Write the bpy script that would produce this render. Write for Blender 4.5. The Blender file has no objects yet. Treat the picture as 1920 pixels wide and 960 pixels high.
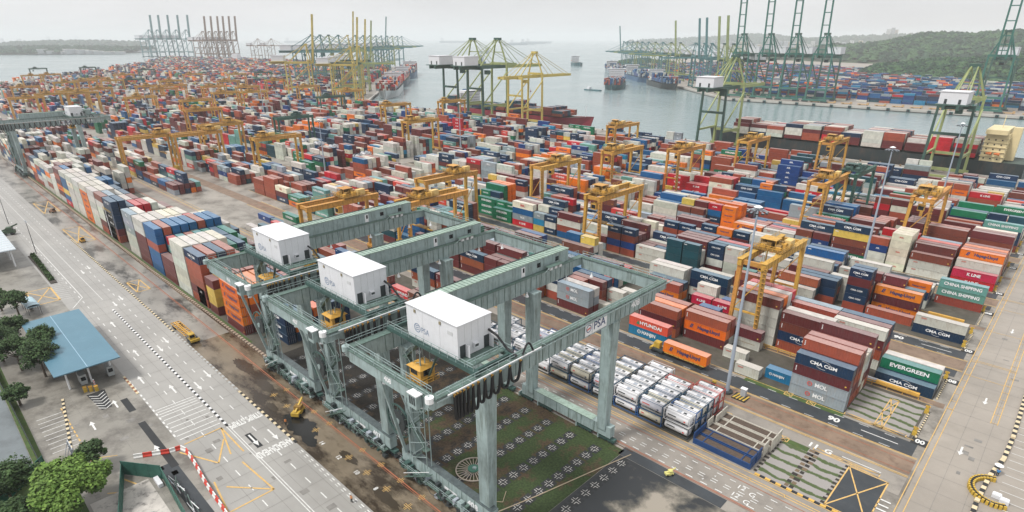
import bpy, math, random
from math import radians, sin, cos, pi, atan2, sqrt
from mathutils import Vector, Matrix, noise
random.seed(7)
SC = bpy.context.scene
COL = SC.collection
# ------------------------------------------------------------------ camera, world, sun, exposure
cam_d = bpy.data.cameras.new('camera'); cam = bpy.data.objects.new('camera', cam_d); COL.objects.link(cam)
H = 77.0
cam.location = (0, 0, H)
cam.rotation_euler = (radians(90 - 23.553), 0, radians(44.04))
cam_d.sensor_width = 36.0; cam_d.lens = 36.0 * 1108 / 1920; cam_d.shift_y = 75 / 1920.0
cam_d.clip_start = 1.0; cam_d.clip_end = 60000
SC.camera = cam
W = bpy.data.worlds.new('World'); SC.world = W; W.use_nodes = True
nt = W.node_tree; nt.nodes.clear()
wo = nt.nodes.new('ShaderNodeOutputWorld')
b1 = nt.nodes.new('ShaderNodeBackground'); b2 = nt.nodes.new('ShaderNodeBackground'); mx = nt.nodes.new('ShaderNodeMixShader')
sk = nt.nodes.new('ShaderNodeTexSky'); sk.sky_type = 'NISHITA'; sk.sun_disc = False
SUN_EL, SUN_AZ = 58, 205          # azimuth measured clockwise from +Y
sk.sun_elevation = radians(SUN_EL); sk.sun_rotation = radians(SUN_AZ); sk.air_density = 1.5; sk.dust_density = 5
b1.inputs['Strength'].default_value = 0.10
tc = nt.nodes.new('ShaderNodeTexCoord'); sx = nt.nodes.new('ShaderNodeSeparateXYZ')
cr = nt.nodes.new('ShaderNodeValToRGB')
el = cr.color_ramp.elements
el[0].position = 0.0; el[0].color = (1.06, 1.07, 1.085, 1)
el[1].position = 1.0; el[1].color = (1.26, 1.26, 1.27, 1)
e = el.new(0.10); e.color = (1.05, 1.055, 1.065, 1)
e = el.new(0.35); e.color = (1.10, 1.10, 1.105, 1)
nz = nt.nodes.new('ShaderNodeTexNoise'); nz.inputs['Scale'].default_value = 2.2; nz.inputs['Detail'].default_value = 4
mp = nt.nodes.new('ShaderNodeMapping'); mp.inputs['Scale'].default_value = (1, 1, 4)
mr = nt.nodes.new('ShaderNodeMapRange'); mr.inputs['From Min'].default_value = 0.3; mr.inputs['From Max'].default_value = 0.7; mr.inputs['To Min'].default_value = 0.85; mr.inputs['To Max'].default_value = 1.08
vm = nt.nodes.new('ShaderNodeVectorMath'); vm.operation = 'SCALE'
L = nt.links.new
L(tc.outputs['Generated'], sx.inputs[0]); L(sx.outputs['Z'], cr.inputs[0])
L(tc.outputs['Generated'], mp.inputs[0]); L(mp.outputs[0], nz.inputs[0]); L(nz.outputs[0], mr.inputs[0])
L(cr.outputs[0], vm.inputs[0]); L(mr.outputs[0], vm.inputs['Scale']); L(vm.outputs[0], b2.inputs[0])
b2.inputs['Strength'].default_value = 0.64
L(sk.outputs[0], b1.inputs[0]); mx.inputs[0].default_value = 0.93
L(b1.outputs[0], mx.inputs[1]); L(b2.outputs[0], mx.inputs[2]); L(mx.outputs[0], wo.inputs['Surface'])
sd = bpy.data.lights.new('sun', 'SUN'); sd.energy = 2.3; sd.angle = radians(12); sd.color = (1, 0.97, 0.93)
so = bpy.data.objects.new('sun', sd); COL.objects.link(so)
_a = radians(SUN_AZ); _v = Vector((sin(_a) * cos(radians(SUN_EL)), cos(_a) * cos(radians(SUN_EL)), sin(radians(SUN_EL))))
so.rotation_euler = _v.to_track_quat('Z', 'Y').to_euler()
vs = SC.view_settings; vs.view_transform = 'Standard'; vs.look = 'None'; vs.gamma = 1; vs.exposure = 0.36
SC.cycles.volume_bounces = 4; SC.cycles.max_bounces = 6; SC.cycles.diffuse_bounces = 1; SC.cycles.glossy_bounces = 2

# ------------------------------------------------------------------ projection helpers (pixel of the 1920 x 960 photograph -> metres)
_th = radians(23.553); _az = radians(45.96)
FH = Vector((-cos(_az), sin(_az), 0)); RT = Vector((FH.y, -FH.x, 0)); FW = FH * cos(_th) - Vector((0, 0, sin(_th))); UPV = RT.cross(FW)
def un(px, py, z=0.0):
    d = FW * 1108 + RT * (px - 960) - UPV * (py - 555)
    return Vector((0, 0, H)) + d * ((z - H) / d.z)
def pr(x, y, z):
    p = Vector((x, y, z - H)); c = p.dot(FW)
    return (960 + 1108 * p.dot(RT) / c, 555 - 1108 * p.dot(UPV) / c, c)

# ------------------------------------------------------------------ materials
MATS = {}
def mat(name, col, rough=0.6, metal=0.0, var=0.12, scale=0.5, dirt=0.0, dirtcol=(0.10, 0.075, 0.05), bump=0.0, bscale=6.0, spec=0.5, rnd=0.0, coord='Object', ribs=0.0, streak=0.0, dlo=0.50, dhi=0.68, dsc=None, dmul=2.3):
    if name in MATS: return MATS[name]
    m = bpy.data.materials.new(name); m.use_nodes = True; t = m.node_tree; N = t.nodes; b = N['Principled BSDF']; Lk = t.links.new
    b.inputs['Roughness'].default_value = rough; b.inputs['Metallic'].default_value = metal; b.inputs['Specular IOR Level'].default_value = spec
    tcn = N.new('ShaderNodeTexCoord'); src = tcn.outputs['Object']
    if coord == 'World':
        g = N.new('ShaderNodeNewGeometry'); src = g.outputs['Position']
    n1 = N.new('ShaderNodeTexNoise'); n1.inputs['Scale'].default_value = scale; n1.inputs['Detail'].default_value = 6; n1.inputs['Roughness'].default_value = 0.65
    Lk(src, n1.inputs[0])
    r1 = N.new('ShaderNodeMapRange'); r1.inputs['From Min'].default_value = 0.3; r1.inputs['From Max'].default_value = 0.7
    r1.inputs['To Min'].default_value = 1 - var; r1.inputs['To Max'].default_value = 1 + var
    Lk(n1.outputs[0], r1.inputs[0])
    vmn = N.new('ShaderNodeVectorMath'); vmn.operation = 'SCALE'; vmn.inputs[0].default_value = col; Lk(r1.outputs[0], vmn.inputs['Scale'])
    out = vmn.outputs[0]
    if rnd:
        oi = N.new('ShaderNodeObjectInfo'); hs = N.new('ShaderNodeHueSaturation')
        ra = N.new('ShaderNodeMapRange'); ra.inputs['To Min'].default_value = 1 - rnd; ra.inputs['To Max'].default_value = 1 + rnd
        Lk(oi.outputs['Random'], ra.inputs[0]); Lk(ra.outputs[0], hs.inputs['Value']); Lk(out, hs.inputs['Color'])
        rb = N.new('ShaderNodeMath'); rb.operation = 'FRACT'; rm = N.new('ShaderNodeMath'); rm.operation = 'MULTIPLY'; rm.inputs[1].default_value = 37.7
        Lk(oi.outputs['Random'], rm.inputs[0]); Lk(rm.outputs[0], rb.inputs[0])
        rc = N.new('ShaderNodeMapRange'); rc.inputs['To Min'].default_value = 0.488; rc.inputs['To Max'].default_value = 0.512; Lk(rb.outputs[0], rc.inputs[0]); Lk(rc.outputs[0], hs.inputs['Hue'])
        out = hs.outputs[0]
    if dirt:
        n2 = N.new('ShaderNodeTexNoise'); n2.inputs['Scale'].default_value = scale * dmul; n2.inputs['Detail'].default_value = 8; n2.inputs['Roughness'].default_value = 0.7
        mpp = N.new('ShaderNodeMapping'); mpp.inputs['Location'].default_value = (13.1, 4.7, 2.2)
        if streak: mpp.inputs['Scale'].default_value = (1, 1, streak)
        if dsc: mpp.inputs['Scale'].default_value = dsc
        Lk(src, mpp.inputs[0]); Lk(mpp.outputs[0], n2.inputs[0])
        r2 = N.new('ShaderNodeMapRange'); r2.inputs['From Min'].default_value = dlo; r2.inputs['From Max'].default_value = dhi; r2.inputs['To Max'].default_value = dirt
        Lk(n2.outputs[0], r2.inputs[0])
        mm = N.new('ShaderNodeMix'); mm.data_type = 'RGBA'; Lk(r2.outputs[0], mm.inputs[0]); Lk(out, mm.inputs[6]); mm.inputs[7].default_value = (*dirtcol, 1)
        out = mm.outputs[2]
    Lk(out, b.inputs['Base Color'])
    if ribs:
        wv = N.new('ShaderNodeTexWave'); wv.inputs['Scale'].default_value = ribs; wv.bands_direction = 'X'; Lk(src, wv.inputs[0])
        bp = N.new('ShaderNodeBump'); bp.inputs['Distance'].default_value = 0.03; bp.inputs['Strength'].default_value = 0.6
        Lk(wv.outputs[1], bp.inputs['Height']); Lk(bp.outputs[0], b.inputs['Normal'])
    elif bump:
        n3 = N.new('ShaderNodeTexNoise'); n3.inputs['Scale'].default_value = bscale; n3.inputs['Detail'].default_value = 5; Lk(src, n3.inputs[0])
        bp = N.new('ShaderNodeBump'); bp.inputs['Distance'].default_value = bump; Lk(n3.outputs[0], bp.inputs['Height']); Lk(bp.outputs[0], b.inputs['Normal'])
    MATS[name] = m
    return m

# ------------------------------------------------------------------ mesh helper
class MB:
    def __init__(s): s.v = []; s.f = []; s.m = []; s.mats = []
    def mi(s, m):
        if m is None: return 0
        if m not in s.mats: s.mats.append(m)
        return s.mats.index(m)
    def face(s, pts, m=None):
        n = len(s.v); s.v += [tuple(p) for p in pts]; s.f.append(tuple(range(n, n + len(pts)))); s.m.append(s.mi(m)); return s
    def box(s, x0, x1, y0, y1, z0, z1, m=None, top=None):
        n = len(s.v)
        s.v += [(x0, y0, z0), (x1, y0, z0), (x1, y1, z0), (x0, y1, z0), (x0, y0, z1), (x1, y0, z1), (x1, y1, z1), (x0, y1, z1)]
        i = s.mi(m); j = s.mi(top) if top else i
        for q, k in (((0, 3, 2, 1), i), ((4, 5, 6, 7), j), ((0, 1, 5, 4), i), ((1, 2, 6, 5), i), ((2, 3, 7, 6), i), ((3, 0, 4, 7), i)):
            s.f.append(tuple(n + a for a in q)); s.m.append(k)
        return s
    def bar(s, p, q, w=0.3, h=None, m=None, w2=None, h2=None):
        h = h or w; w2 = w2 or w; h2 = h2 or (h if w2 == w else w2)
        p = Vector(p); q = Vector(q); d = (q - p)
        if d.length < 1e-6: return s
        d.normalize(); up = Vector((0, 0, 1)) if abs(d.z) < 0.97 else Vector((0, 1, 0))
        r = d.cross(up).normalized(); u = r.cross(d)
        n = len(s.v)
        for c, ww, hh in ((p, w, h), (q, w2, h2)):
            for a, b in ((-1, -1), (1, -1), (1, 1), (-1, 1)): s.v.append(tuple(c + r * a * ww / 2 + u * b * hh / 2))
        i = s.mi(m)
        for q_ in ((0, 1, 2, 3), (7, 6, 5, 4), (0, 4, 5, 1), (1, 5, 6, 2), (2, 6, 7, 3), (3, 7, 4, 0)): s.f.append(tuple(n + a for a in q_)); s.m.append(i)
        return s
    def tube(s, p, q, r=0.1, m=None, n=8, r2=None):
        p = Vector(p); q = Vector(q); d = q - p
        if d.length < 1e-6: return s
        d.normalize(); a = d.orthogonal().normalized(); b = d.cross(a); k = len(s.v); r2 = r if r2 is None else r2; i = s.mi(m)
        for c, rr in ((p, r), (q, r2)):
            for j in range(n): s.v.append(tuple(c + (a * cos(2 * pi * j / n) + b * sin(2 * pi * j / n)) * rr))
        for j in range(n):
            s.f.append((k + j, k + (j + 1) % n, k + n + (j + 1) % n, k + n + j)); s.m.append(i)
        s.f.append(tuple(k + j for j in range(n))[::-1]); s.m.append(i); s.f.append(tuple(k + n + j for j in range(n))); s.m.append(i)
        return s
    def path(s, pts, r, m=None, n=6):
        for a, b in zip(pts, pts[1:]): s.tube(a, b, r, m, n)
        return s
    def mesh(s, name):
        me = bpy.data.meshes.new(name); me.from_pydata(s.v, [], s.f)
        for m in s.mats: me.materials.append(m)
        if len(s.mats) > 1: me.polygons.foreach_set('material_index', s.m)
        me.update(); return me
    def build(s, name, m=None, parent=None, loc=None, **kw):
        if m is not None and not s.mats: s.mats = [m]; s.m = [0] * len(s.f)
        o = bpy.data.objects.new(name, s.mesh(name)); COL.objects.link(o)
        if parent: o.parent = parent
        if loc: o.location = loc
        if kw: tag(o, **kw)
        return o
def tag(o, label=None, cat=None, group=None, kind=None):
    if label: o['label'] = label
    if cat: o['category'] = cat
    if group: o['group'] = group
    if kind: o['kind'] = kind
    return o
def empty(name, loc, rz=0, **kw):
    o = bpy.data.objects.new(name, None); COL.objects.link(o); o.location = loc; o.rotation_euler = (0, 0, rz); o.empty_display_size = 1
    return tag(o, **kw)
def copy_tree(o, parent=None, loc=None, rz=None, **kw):
    c = o.copy(); COL.objects.link(c); c.parent = parent
    if loc is not None: c.location = loc
    if rz is not None: c.rotation_euler = (0, 0, rz)
    for ch in list(o.children): copy_tree(ch, c)
    return tag(c, **kw)
_TXT = {}
def text_mesh(s, size, bold=0.02, depth=0.0, align='CENTER'):
    k = (s, size, bold, depth)
    if k in _TXT: return _TXT[k]
    cu = bpy.data.curves.new('lettering', 'FONT'); cu.body = s; cu.size = size; cu.offset = bold * size; cu.extrude = depth; cu.align_x = align; cu.align_y = 'CENTER'
    cu.resolution_u = 3
    o = bpy.data.objects.new('lettering', cu); COL.objects.link(o)
    bpy.context.view_layer.update()
    me = bpy.data.meshes.new_from_object(o.evaluated_get(bpy.context.evaluated_depsgraph_get()))
    bpy.data.objects.remove(o); me.name = 'lettering'; me.materials.clear(); _TXT[k] = me
    return me
def put_text(s, size, loc, xdir, ydir, m, parent=None, name='lettering', bold=0.02, sx=1.0, depth=0.0, **kw):
    me = text_mesh(s, size, bold, depth).copy(); me.materials.append(m)
    o = bpy.data.objects.new(name, me); COL.objects.link(o)
    X = Vector(xdir).normalized(); Y = Vector(ydir).normalized(); Z = X.cross(Y)
    M = Matrix((X, Y, Z)).transposed().to_4x4(); M.translation = Vector(loc); M = M @ Matrix.Diagonal((sx, 1, 1, 1))
    if parent: o.parent = parent
    o.matrix_local = M
    return tag(o, **kw) if kw else o
def join_text(mb, s, size, loc, xdir, ydir, m, bold=0.02, sx=1.0):
    me = text_mesh(s, size, bold)
    X = Vector(xdir).normalized() * sx; Y = Vector(ydir).normalized(); n = len(mb.v); i = mb.mi(m); l = Vector(loc)
    for v in me.vertices: mb.v.append(tuple(l + X * v.co.x + Y * v.co.y))
    for p in me.polygons: mb.f.append(tuple(n + a for a in p.vertices)); mb.m.append(i)

# palette (linear base colours)
def L3(r, g, b):
    f = lambda c: ((c / 255 + 0.055) / 1.055) ** 2.4 if c > 10 else c / 255 / 12.92
    return (f(r), f(g), f(b))
WHITE_PAINT = mat('white_road_paint', (0.72, 0.72, 0.70), 0.7, var=0.12, scale=1.5, coord='World', dirt=0.5, dirtcol=(0.3, 0.28, 0.25))
YEL_PAINT = mat('yellow_road_paint', (0.66, 0.42, 0.14), 0.7, var=0.15, scale=1.2, coord='World', dirt=0.6, dirtcol=(0.3, 0.26, 0.2))
RED_PAINT = mat('red_rust_line', (0.36, 0.12, 0.06), 0.7, var=0.25, scale=0.8, coord='World')
BLACK_PAINT = mat('black_paint', (0.02, 0.022, 0.024), 0.6, var=0.2, coord='World')
BLACK = mat('black_rubber', (0.015, 0.016, 0.018), 0.6)
DARK = mat('dark_steel', (0.035, 0.045, 0.048), 0.55, var=0.3)
GREYSTEEL = mat('galvanised_steel', (0.42, 0.46, 0.52), 0.45, metal=0.2)
GLASS = mat('dark_window_glass', (0.012, 0.016, 0.02), 0.12, var=0)
CRANE = mat('pale_green_paint', (0.31, 0.395, 0.395), 0.5, var=0.14, scale=0.6, dirt=0.8, dirtcol=(0.12, 0.145, 0.12), streak=0.14, dlo=.48, dhi=.68)
CRANED = mat('mossy_green_paint', (0.095, 0.15, 0.13), 0.6, var=0.35, scale=0.6, dirt=0.6, dirtcol=(0.035, 0.06, 0.04))
CRANEROOF = mat('stained_roof_paint', (0.30, 0.40, 0.34), 0.6, var=0.2, scale=0.7, dirt=0.6, dirtcol=(0.13, 0.16, 0.10))
TEALD = mat('dark_teal_steel', (0.045, 0.095, 0.085), 0.55, var=0.3)
HOUSEW = mat('white_house_paint', (0.72, 0.73, 0.76), 0.5, var=0.05, scale=0.5, dirt=0.15, dirtcol=(0.46, 0.46, 0.43), streak=.2)
ORANGEY = mat('orange_yellow_paint', (0.58, 0.31, 0.06), 0.5, var=0.15, scale=0.5, dirt=0.6, dirtcol=(0.22, 0.11, 0.04), rnd=0.10)
ORANGED = mat('dark_orange_machinery', (0.26, 0.15, 0.035), 0.6, var=0.35, scale=1.0)
YELLOWM = mat('bright_yellow_paint', (0.56, 0.37, 0.05), 0.5, var=0.2, dirt=0.5)
CABY = mat('cab_yellow_paint', (0.66, 0.37, 0.07), 0.5, var=0.12, dirt=0.3)
NAVYL = mat('navy_lettering', (0.02, 0.05, 0.16), 0.5, var=0)
WHITEL = mat('white_lettering', (0.82, 0.83, 0.84), 0.55, var=0.03)
REDL = mat('red_lettering', (0.65, 0.10, 0.08), 0.55, var=0.03)
# ------------------------------------------------------------------ water, land, roads, markings
def water_mat():
    m = bpy.data.materials.new('sea_water'); m.use_nodes = True; t = m.node_tree; N = t.nodes; b = N['Principled BSDF']
    b.inputs['Base Color'].default_value = (0.20, 0.27, 0.28, 1); b.inputs['Roughness'].default_value = 0.12; b.inputs['IOR'].default_value = 1.33
    g = N.new('ShaderNodeNewGeometry'); mp_ = N.new('ShaderNodeMapping'); mp_.inputs['Scale'].default_value = (0.05, 0.09, 1)
    n1 = N.new('ShaderNodeTexNoise'); n1.inputs['Scale'].default_value = 1.6; n1.inputs['Detail'].default_value = 8; n1.inputs['Roughness'].default_value = 0.6
    t.links.new(g.outputs['Position'], mp_.inputs[0]); t.links.new(mp_.outputs[0], n1.inputs[0])
    bp = N.new('ShaderNodeBump'); bp.inputs['Distance'].default_value = 0.5; bp.inputs['Strength'].default_value = 0.8
    t.links.new(n1.outputs[0], bp.inputs['Height']); t.links.new(bp.outputs[0], b.inputs['Normal'])
    n2 = N.new('ShaderNodeTexNoise'); n2.inputs['Scale'].default_value = 0.008; n2.inputs['Detail'].default_value = 4; t.links.new(g.outputs['Position'], n2.inputs[0])
    r = N.new('ShaderNodeMapRange'); r.inputs['To Min'].default_value = 0.05; r.inputs['To Max'].default_value = 0.30; t.links.new(n2.outputs[0], r.inputs[0]); t.links.new(r.outputs[0], b.inputs['Roughness'])
    return m
WL = -3.0
MB().face([(-26000, -26000, WL), (26000, -26000, WL), (26000, 26000, WL), (-26000, 26000, WL)]).build('water', water_mat(), kind='structure')

YARD = mat('yard_concrete', (0.31, 0.285, 0.25), 0.45, var=0.22, scale=0.05, dirt=0.85, dirtcol=(0.09, 0.08, 0.065), dlo=.46, dhi=.66, coord='World', spec=0.4)
ROAD = mat('pale_road_concrete', (0.345, 0.335, 0.315), 0.35, var=0.12, scale=0.05, dirt=0.5, dirtcol=(0.25, 0.24, 0.22), dsc=(.16, 1.0, 1), dlo=.46, dhi=.72, coord='World')
TAN = mat('tan_concrete', (0.32, 0.285, 0.245), 0.45, var=0.16, scale=0.05, dirt=0.5, dirtcol=(0.26, 0.23, 0.19), coord='World')
LANE = mat('grey_lane_concrete', (0.27, 0.245, 0.215), 0.55, var=0.16, scale=0.12, dirt=0.5, dirtcol=(0.12, 0.11, 0.10), coord='World')
APRON = mat('wet_brown_apron', (0.20, 0.162, 0.115), 0.25, var=0.38, scale=0.06, dirt=1.0, dirtcol=(0.036, 0.025, 0.015), dlo=.46, dhi=.60, dsc=(.45, 1, 1), coord='World')
ASPH = mat('dark_asphalt', (0.038, 0.045, 0.052), 0.55, var=0.25, scale=0.2, coord='World', dirt=0.3, dirtcol=(0.09, 0.085, 0.08))
SOIL = mat('dark_soil', (0.05, 0.042, 0.034), 0.8, var=0.3, scale=0.3, coord='World')
RUST_TRACK = mat('rusty_track', (0.22, 0.155, 0.11), 0.6, var=0.25, scale=0.2, dirt=0.6, dirtcol=(0.09, 0.05, 0.03), coord='World')
GRASS = mat('short_grass', (0.060, 0.105, 0.028), 0.9, var=0.3, scale=0.5, dirt=0.5, dirtcol=(0.12, 0.09, 0.035), coord='World')
def field_mat():
    m = bpy.data.materials.new('patchy_grass_field'); m.use_nodes = True; t = m.node_tree; N = t.nodes; b = N['Principled BSDF']; b.inputs['Roughness'].default_value = 0.9
    g = N.new('ShaderNodeNewGeometry'); n1 = N.new('ShaderNodeTexNoise'); n1.inputs['Scale'].default_value = 0.16; n1.inputs['Detail'].default_value = 8; n1.inputs['Roughness'].default_value = 0.7
    sp = N.new('ShaderNodeSeparateXYZ'); t.links.new(g.outputs['Position'], sp.inputs[0]); t.links.new(g.outputs['Position'], n1.inputs[0])
    mr_ = N.new('ShaderNodeMapRange'); mr_.inputs['From Min'].default_value = -115; mr_.inputs['From Max'].default_value = -55; mr_.inputs['To Min'].default_value = -0.16; mr_.inputs['To Max'].default_value = 0.10
    t.links.new(sp.outputs['X'], mr_.inputs[0]); ad = N.new('ShaderNodeMath'); t.links.new(n1.outputs[0], ad.inputs[0]); t.links.new(mr_.outputs[0], ad.inputs[1])
    c = N.new('ShaderNodeValToRGB'); E_ = c.color_ramp.elements; E_[0].position = 0.36; E_[0].color = (0.022, 0.019, 0.015, 1); E_[1].position = 0.72; E_[1].color = (0.036, 0.060, 0.018, 1)
    e_ = E_.new(0.47); e_.color = (0.075, 0.048, 0.026, 1); e_ = E_.new(0.56); e_.color = (0.035, 0.058, 0.016, 1)
    t.links.new(ad.outputs[0], c.inputs[0])
    n2 = N.new('ShaderNodeTexNoise'); n2.inputs['Scale'].default_value = 2.5; n2.inputs['Detail'].default_value = 6; t.links.new(g.outputs['Position'], n2.inputs[0])
    r = N.new('ShaderNodeMapRange'); r.inputs['From Min'].default_value = 0.3; r.inputs['From Max'].default_value = 0.7; r.inputs['To Min'].default_value = 0.55; r.inputs['To Max'].default_value = 1.45; t.links.new(n2.outputs[0], r.inputs[0])
    v = N.new('ShaderNodeVectorMath'); v.operation = 'SCALE'; t.links.new(c.outputs[0], v.inputs[0]); t.links.new(r.outputs[0], v.inputs['Scale']); t.links.new(v.outputs[0], b.inputs['Base Color'])
    return m
FIELD = field_mat()
def blend_mat():
    m = bpy.data.materials.new('worn_concrete_over_asphalt'); m.use_nodes = True; t = m.node_tree; N = t.nodes; b = N['Principled BSDF']; b.inputs['Roughness'].default_value = .45
    g = N.new('ShaderNodeNewGeometry'); n1 = N.new('ShaderNodeTexNoise'); n1.inputs['Scale'].default_value = .11; n1.inputs['Detail'].default_value = 9; n1.inputs['Roughness'].default_value = .62
    sp = N.new('ShaderNodeSeparateXYZ'); t.links.new(g.outputs['Position'], sp.inputs[0]); t.links.new(g.outputs['Position'], n1.inputs[0])
    mr_ = N.new('ShaderNodeMapRange'); mr_.inputs['From Min'].default_value = -51; mr_.inputs['From Max'].default_value = -20; mr_.inputs['To Min'].default_value = -.22; mr_.inputs['To Max'].default_value = .16
    t.links.new(sp.outputs['X'], mr_.inputs[0]); ad = N.new('ShaderNodeMath'); t.links.new(n1.outputs[0], ad.inputs[0]); t.links.new(mr_.outputs[0], ad.inputs[1])
    c = N.new('ShaderNodeValToRGB'); E_ = c.color_ramp.elements; E_[0].position = .37; E_[0].color = (.022, .025, .028, 1); E_[1].position = .54; E_[1].color = (.31, .275, .225, 1); e_ = E_.new(.45); e_.color = (.12, .11, .09, 1)
    t.links.new(ad.outputs[0], c.inputs[0]); t.links.new(c.outputs[0], b.inputs['Base Color']); return m
def strips_mat(name, a, bcol, per, axis='Y'):
    m = bpy.data.materials.new(name); m.use_nodes = True; t = m.node_tree; N = t.nodes; b = N['Principled BSDF']; b.inputs['Roughness'].default_value = 0.85
    g = N.new('ShaderNodeNewGeometry'); w = N.new('ShaderNodeTexWave'); w.bands_direction = axis; w.inputs['Scale'].default_value = 2 * pi / per / 20; w.inputs['Distortion'].default_value = 3.0; w.inputs['Detail'].default_value = 4; w.inputs['Detail Scale'].default_value = 2
    t.links.new(g.outputs['Position'], w.inputs[0]); n2 = N.new('ShaderNodeTexNoise'); n2.inputs['Scale'].default_value = 1.4; n2.inputs['Detail'].default_value = 8; n2.inputs['Roughness'].default_value = 0.7; t.links.new(g.outputs['Position'], n2.inputs[0])
    ad = N.new('ShaderNodeMath'); ad.operation = 'MULTIPLY_ADD'; ad.inputs[1].default_value = 0.9; t.links.new(n2.outputs[0], ad.inputs[0]); t.links.new(w.outputs[1], ad.inputs[2])
    c = N.new('ShaderNodeValToRGB'); E_ = c.color_ramp.elements; E_[0].position = 0.62; E_[0].color = (*bcol, 1); E_[1].position = 0.80; E_[1].color = (*a, 1); t.links.new(ad.outputs[0], c.inputs[0]); t.links.new(c.outputs[0], b.inputs['Base Color'])
    return m
SLOTS = strips_mat('gravel_bed_with_grass_strips', (0.30, 0.28, 0.265), (0.07, 0.10, 0.035), 2.85)

def slab(name, pts, z0, z1, m, **kw):
    mb = MB(); n = len(pts)
    mb.face([(x, y, z1) for x, y in pts], m)
    for i in range(n):
        (a, b), (c, d) = pts[i], pts[(i + 1) % n]; mb.face([(a, b, z0), (c, d, z0), (c, d, z1), (a, b, z1)], m)
    return mb.build(name, kind='structure', **kw)
LAND = [(500, -700), (500, 460), (-715, 460), (-1480, 1100), (-2200, 1120), (-2950, 900), (-2250, 640), (-1750, 330), (-1450, 150), (-1200, -700)]
slab('ground', LAND, -7, 0, YARD)
def inside(x, y, P):
    c = False; n = len(P)
    for i in range(n):
        x1, y1 = P[i]; x2, y2 = P[(i + 1) % n]
        if (y1 > y) != (y2 > y) and x < (x2 - x1) * (y - y1) / (y2 - y1) + x1: c = not c
    return c
def rects(name, m, L_, z, **kw):
    mb = MB()
    for x0, x1, y0, y1 in L_: mb.face([(x0, y0, z), (x1, y0, z), (x1, y1, z), (x0, y1, z)], m)
    return mb.build(name, kind='structure', **kw)
G = [121.3 + 54.2 * k for k in range(7)]
rects('road', ROAD, [(-900, -52, 24, 41), (-620, -52, 15, 24)], 0.02)
rects('road', TAN, [(-7.2, 60, -60, 459)], 0.02)
rects('pavement', mat('toll_yard_concrete', (0.26, 0.245, 0.215), 0.35, var=0.2, scale=0.07, dirt=0.9, dirtcol=(0.12, 0.11, 0.095), dlo=.46, dhi=.64, coord='World'), [(-300, -98, 3.2, 24)], 0.032)
rects('pavement', mat('grey_wet_apron', (0.27, 0.255, 0.23), 0.28, var=0.3, scale=0.07, dirt=1.0, dirtcol=(0.05, 0.047, 0.04), dlo=.46, dhi=.60, dsc=(.45, 1, 1), coord='World'), [(-900, -163, 41, 52.2)], 0.03)
rects('road', APRON, [(-900, -48, 41, 53.2)], 0.02)
rects('pavement', LANE, [(-900, -8, 87.4, 97.2)] + [(-300, -8, g - 11.0, g - 4.5) for g in G[:1]], 0.02)
rects('pavement', ASPH, [(-300 if g > G[0] else -215, -9, g + 3.4, g + 8.6) for g in G[:6]] + [(-300, -9, g - 8.6, g - 4.2) for g in G[1:6]] + [(-52, -30, 84.6, 87.3)], 0.03)
rects('pavement', RUST_TRACK, [(-900, -8, g - 3.4, g + 2.6) for g in G[:6]] + [(-900, -8, g + 27.5, g + 29.9) for g in G[:6]], 0.03)
rects('pavement', blend_mat(), [(-51.4, -8, -20, 84.5)], 0.045)
rects('field', FIELD, [(-140, -51.5, 54.2, 86.2)], 0.03)
rects('pavement', mat('brown_block_ground', (0.085, 0.077, 0.062), 0.7, var=0.3, scale=0.25, dirt=0.7, dirtcol=(0.05, 0.05, 0.03), coord='World'), [(-330, -10.5, g + 10, g + 27.3) for g in G[:6]] + [(-330, -10.5, g + 30, g + 44.4) for g in G[:6]] + [(-200, -43.5, 97.6, 113.5), (-480, -140, 53.6, 86.5)], 0.025)
rects('pavement', SLOTS, [(-29.5, -17.2, 98.2, 113.4), (-23.6, -11, G[0] + 10.3, G[0] + 26)], 0.04)
rects('lawn', GRASS, [(-29.5, -24.6, 111.6, 113.3), (-46, -23.5, 129.4, 131.4), (-480, -152, 52.9, 54.2), (-41, -36, 111.8, 113.4)], 0.05)
rects('pavement', ASPH, [(-17, -10.2, 98.5, 112.8), (-90, -60, 15.5, 19.5)], 0.045)

rr_ = random.Random(31); mb = MB()
for j in range(11):
    y_ = 98.6 + j * 1.35
    for x_ in (-23.9, -23.0): w_ = .35 + rr_.random() * .3; mb.face([(x_ - w_, y_, .052), (x_ + w_, y_, .052), (x_ + w_, y_ + .9, .052), (x_ - w_, y_ + .9, .052)], mat('dark_socket_pad', (.03, .026, .022), .8) if (j + (x_ > -23.5)) % 2 else mat('timber_pad', (.16, .115, .07), .8))
    for x_ in (-29.8, -17.4): w_ = .2 + rr_.random() * .3; mb.face([(x_ - w_, y_, .054), (x_ + w_, y_, .054), (x_ + w_, y_ + .7, .054), (x_ - w_, y_ + .7, .054)], mat('dark_socket_pad', (.03, .026, .022), .8))
mb.build('ground_sockets', kind='structure')
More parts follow.
